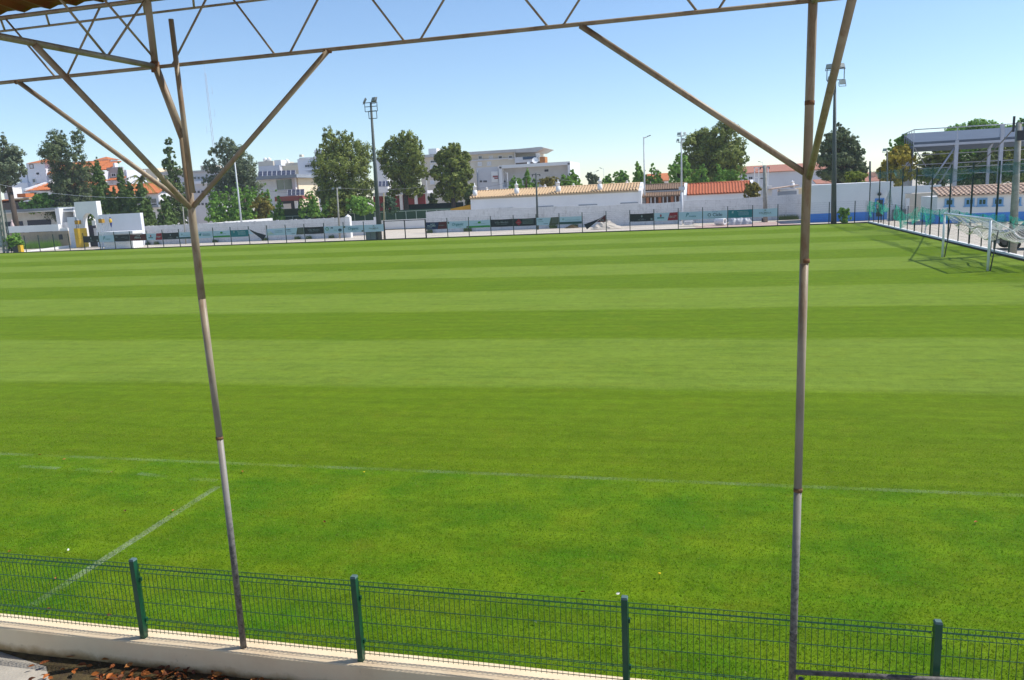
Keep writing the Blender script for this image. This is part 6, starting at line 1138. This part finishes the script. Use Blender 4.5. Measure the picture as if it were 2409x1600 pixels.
# tarpaulin
Y = 95.8; a = fa(1712, 522, Y)[0]; c = fa(1768, 522, Y)[0]; b = MB(); nu, nv = 34, 14; vs = []; q = np.random.default_rng(9)
for i in range(nu+1):
    for j in range(nv+1):
        u, v = i/nu, j/nv; h = .70*min(1, 6*min(u, 1-u*.93))*math.sin(math.pi*min(1, max(0, v)))**.5+.05*math.sin(u*19+v*6)+.03*math.sin(u*41-v*9); vs.append((a+(c-a)*u+.08*math.sin(v*9), Y-.55+1.2*v+.06*math.sin(u*23), max(-.01, h if 0 < j < nv else .0)))
b.add(vs, [(i*(nv+1)+j, (i+1)*(nv+1)+j, (i+1)*(nv+1)+j+1, i*(nv+1)+j+1) for i in range(nu) for j in range(nv)], False); settle(b, "tarpaulin", pm("silver_tarpaulin", (.55, .56, .58), (.42, .43, .46), 2, .5), "crumpled silver tarpaulin beside the white barrel", "tarpaulin")
for px, pw, ph, lab, m in ((1601, 6, 6.5, "small white concrete block left of the vent box", WHITE), (1620, 20, 8, "white concrete vent box below the script banner", WHITE), (1630.5, 2.5, 6, "slim grey box at the end of the vent box", GREYR), (1799, 13, 8, "dark stone block at the foot of the grey utility pole", DARK)):
    s = mpp(px, 520, 100); x = fX(px, 520, 100); r = thing("concrete_block", lab, "block", (x, 100, 0), "blocks by the wall"); MB().box(x-pw*s/2, x+pw*s/2, 100, 100.6, -.02, ph*s).build("block", m, r)
    if px == 1620: [MB().box(x-pw*s*.36+k*.16, x-pw*s*.36+k*.16+.06, 99.97, 99.995, .12, ph*s-.1).build("vent_slot", GREYR, r) for k in range(4)]
# reddish paving patch
b = MB(); P_ = [gnd(1650, 532)[:2], gnd(1862, 524)[:2]]
x0, x1 = fX(1645, 525, 94), fX(1862, 522, 94); o = MB().quad((x0, 90.4, -.024), (x1+1, 90.4, -.024), (x1-1, 99.5, -.024), (x0-1.5, 99.5, -.024)).build("paved_patch", pm("reddish_paving", (.50, .36, .31), (.42, .30, .26), .8, .95, .3, 8)); struct(o)
# box by the gate, planter, parasol
x0, x1 = fX(861, 553, 90.2), fX(884, 553, 90.2); r = thing("service_box", "grey-green service box at the foot of the floodlight by the gate", "box", ((x0+x1)/2, 90.4, 0)); MB().box(x0, x1, 90.15, 90.7, -.02, .95).build("case", pm("grey_green_case", (.16, .21, .20), (.13, .17, .16), 3, .6), r); MB().box(x0-.04, x1+.04, 90.1, 90.75, .952, 1.0).build("lid", GFAS, r); MB().box((x0+x1)/2-.01, (x0+x1)/2+.01, 90.13, 90.147, .04, .9).build("door_gap", DARK, r)
x0, x1, x2 = fX(33, 594, 90.1), fX(45, 594, 90.1), fX(51.5, 594, 90.1); r = thing("bin_box", "dark box with a yellow side at the far left corner bush", "box", ((x0+x1)/2, 90.1, 0)); MB().box(x0, x1, 89.9, 90.5, -.02, .95).build("case", pm("dark_bin", (.05, .055, .055), None, 3, .6), r); MB().box(x1+.003, x2, 89.95, 90.45, -.02, 1.0).build("yellow_panel", yel, r)
c = fa(30, 541, 105); r = thing("closed_parasol", "closed pinkish parasol above the white parapet at left", "parasol", (c[0], 105, 0)); MB().tube((c[0], 105, -.03), (c[0], 105, c[2]+1), .03, n=6).build("pole", GFAS, r); MB().lathe((c[0], 105, c[2]-.1), [(.34, 0), (.26, .5), (.14, .9), (.10, 1.05), (.16, 1.12), (.03, 1.35)], 10).build("canopy", pm("pink_canvas", (.62, .48, .46), None, 2, .8), r)
# ------------------------------------------------------------------ air
hz_ = MB().box(-330, 160, -30, 420, -1.03, 78).build("haze", bpy.data.materials.new("summer_air")); hm = hz_.data.materials[0]; hm.use_nodes = True; hn = hm.node_tree; hn.nodes.remove(hn.nodes["Principled BSDF"])
pv = hn.nodes.new("ShaderNodeVolumePrincipled"); pv.inputs["Color"].default_value = (.86, .92, 1, 1); pv.inputs["Density"].default_value = .00032; hn.links.new(pv.outputs[0], hn.nodes["Material Output"].inputs["Volume"])
tag(hz_, "thin summer haze over the ground", "haze", kind="stuff"); sc.cycles.volume_bounces = 0
sc.render.resolution_x, sc.render.resolution_y = 1024, 680
for o in list(bpy.data.objects):
    if "_o" in o: del o["_o"]
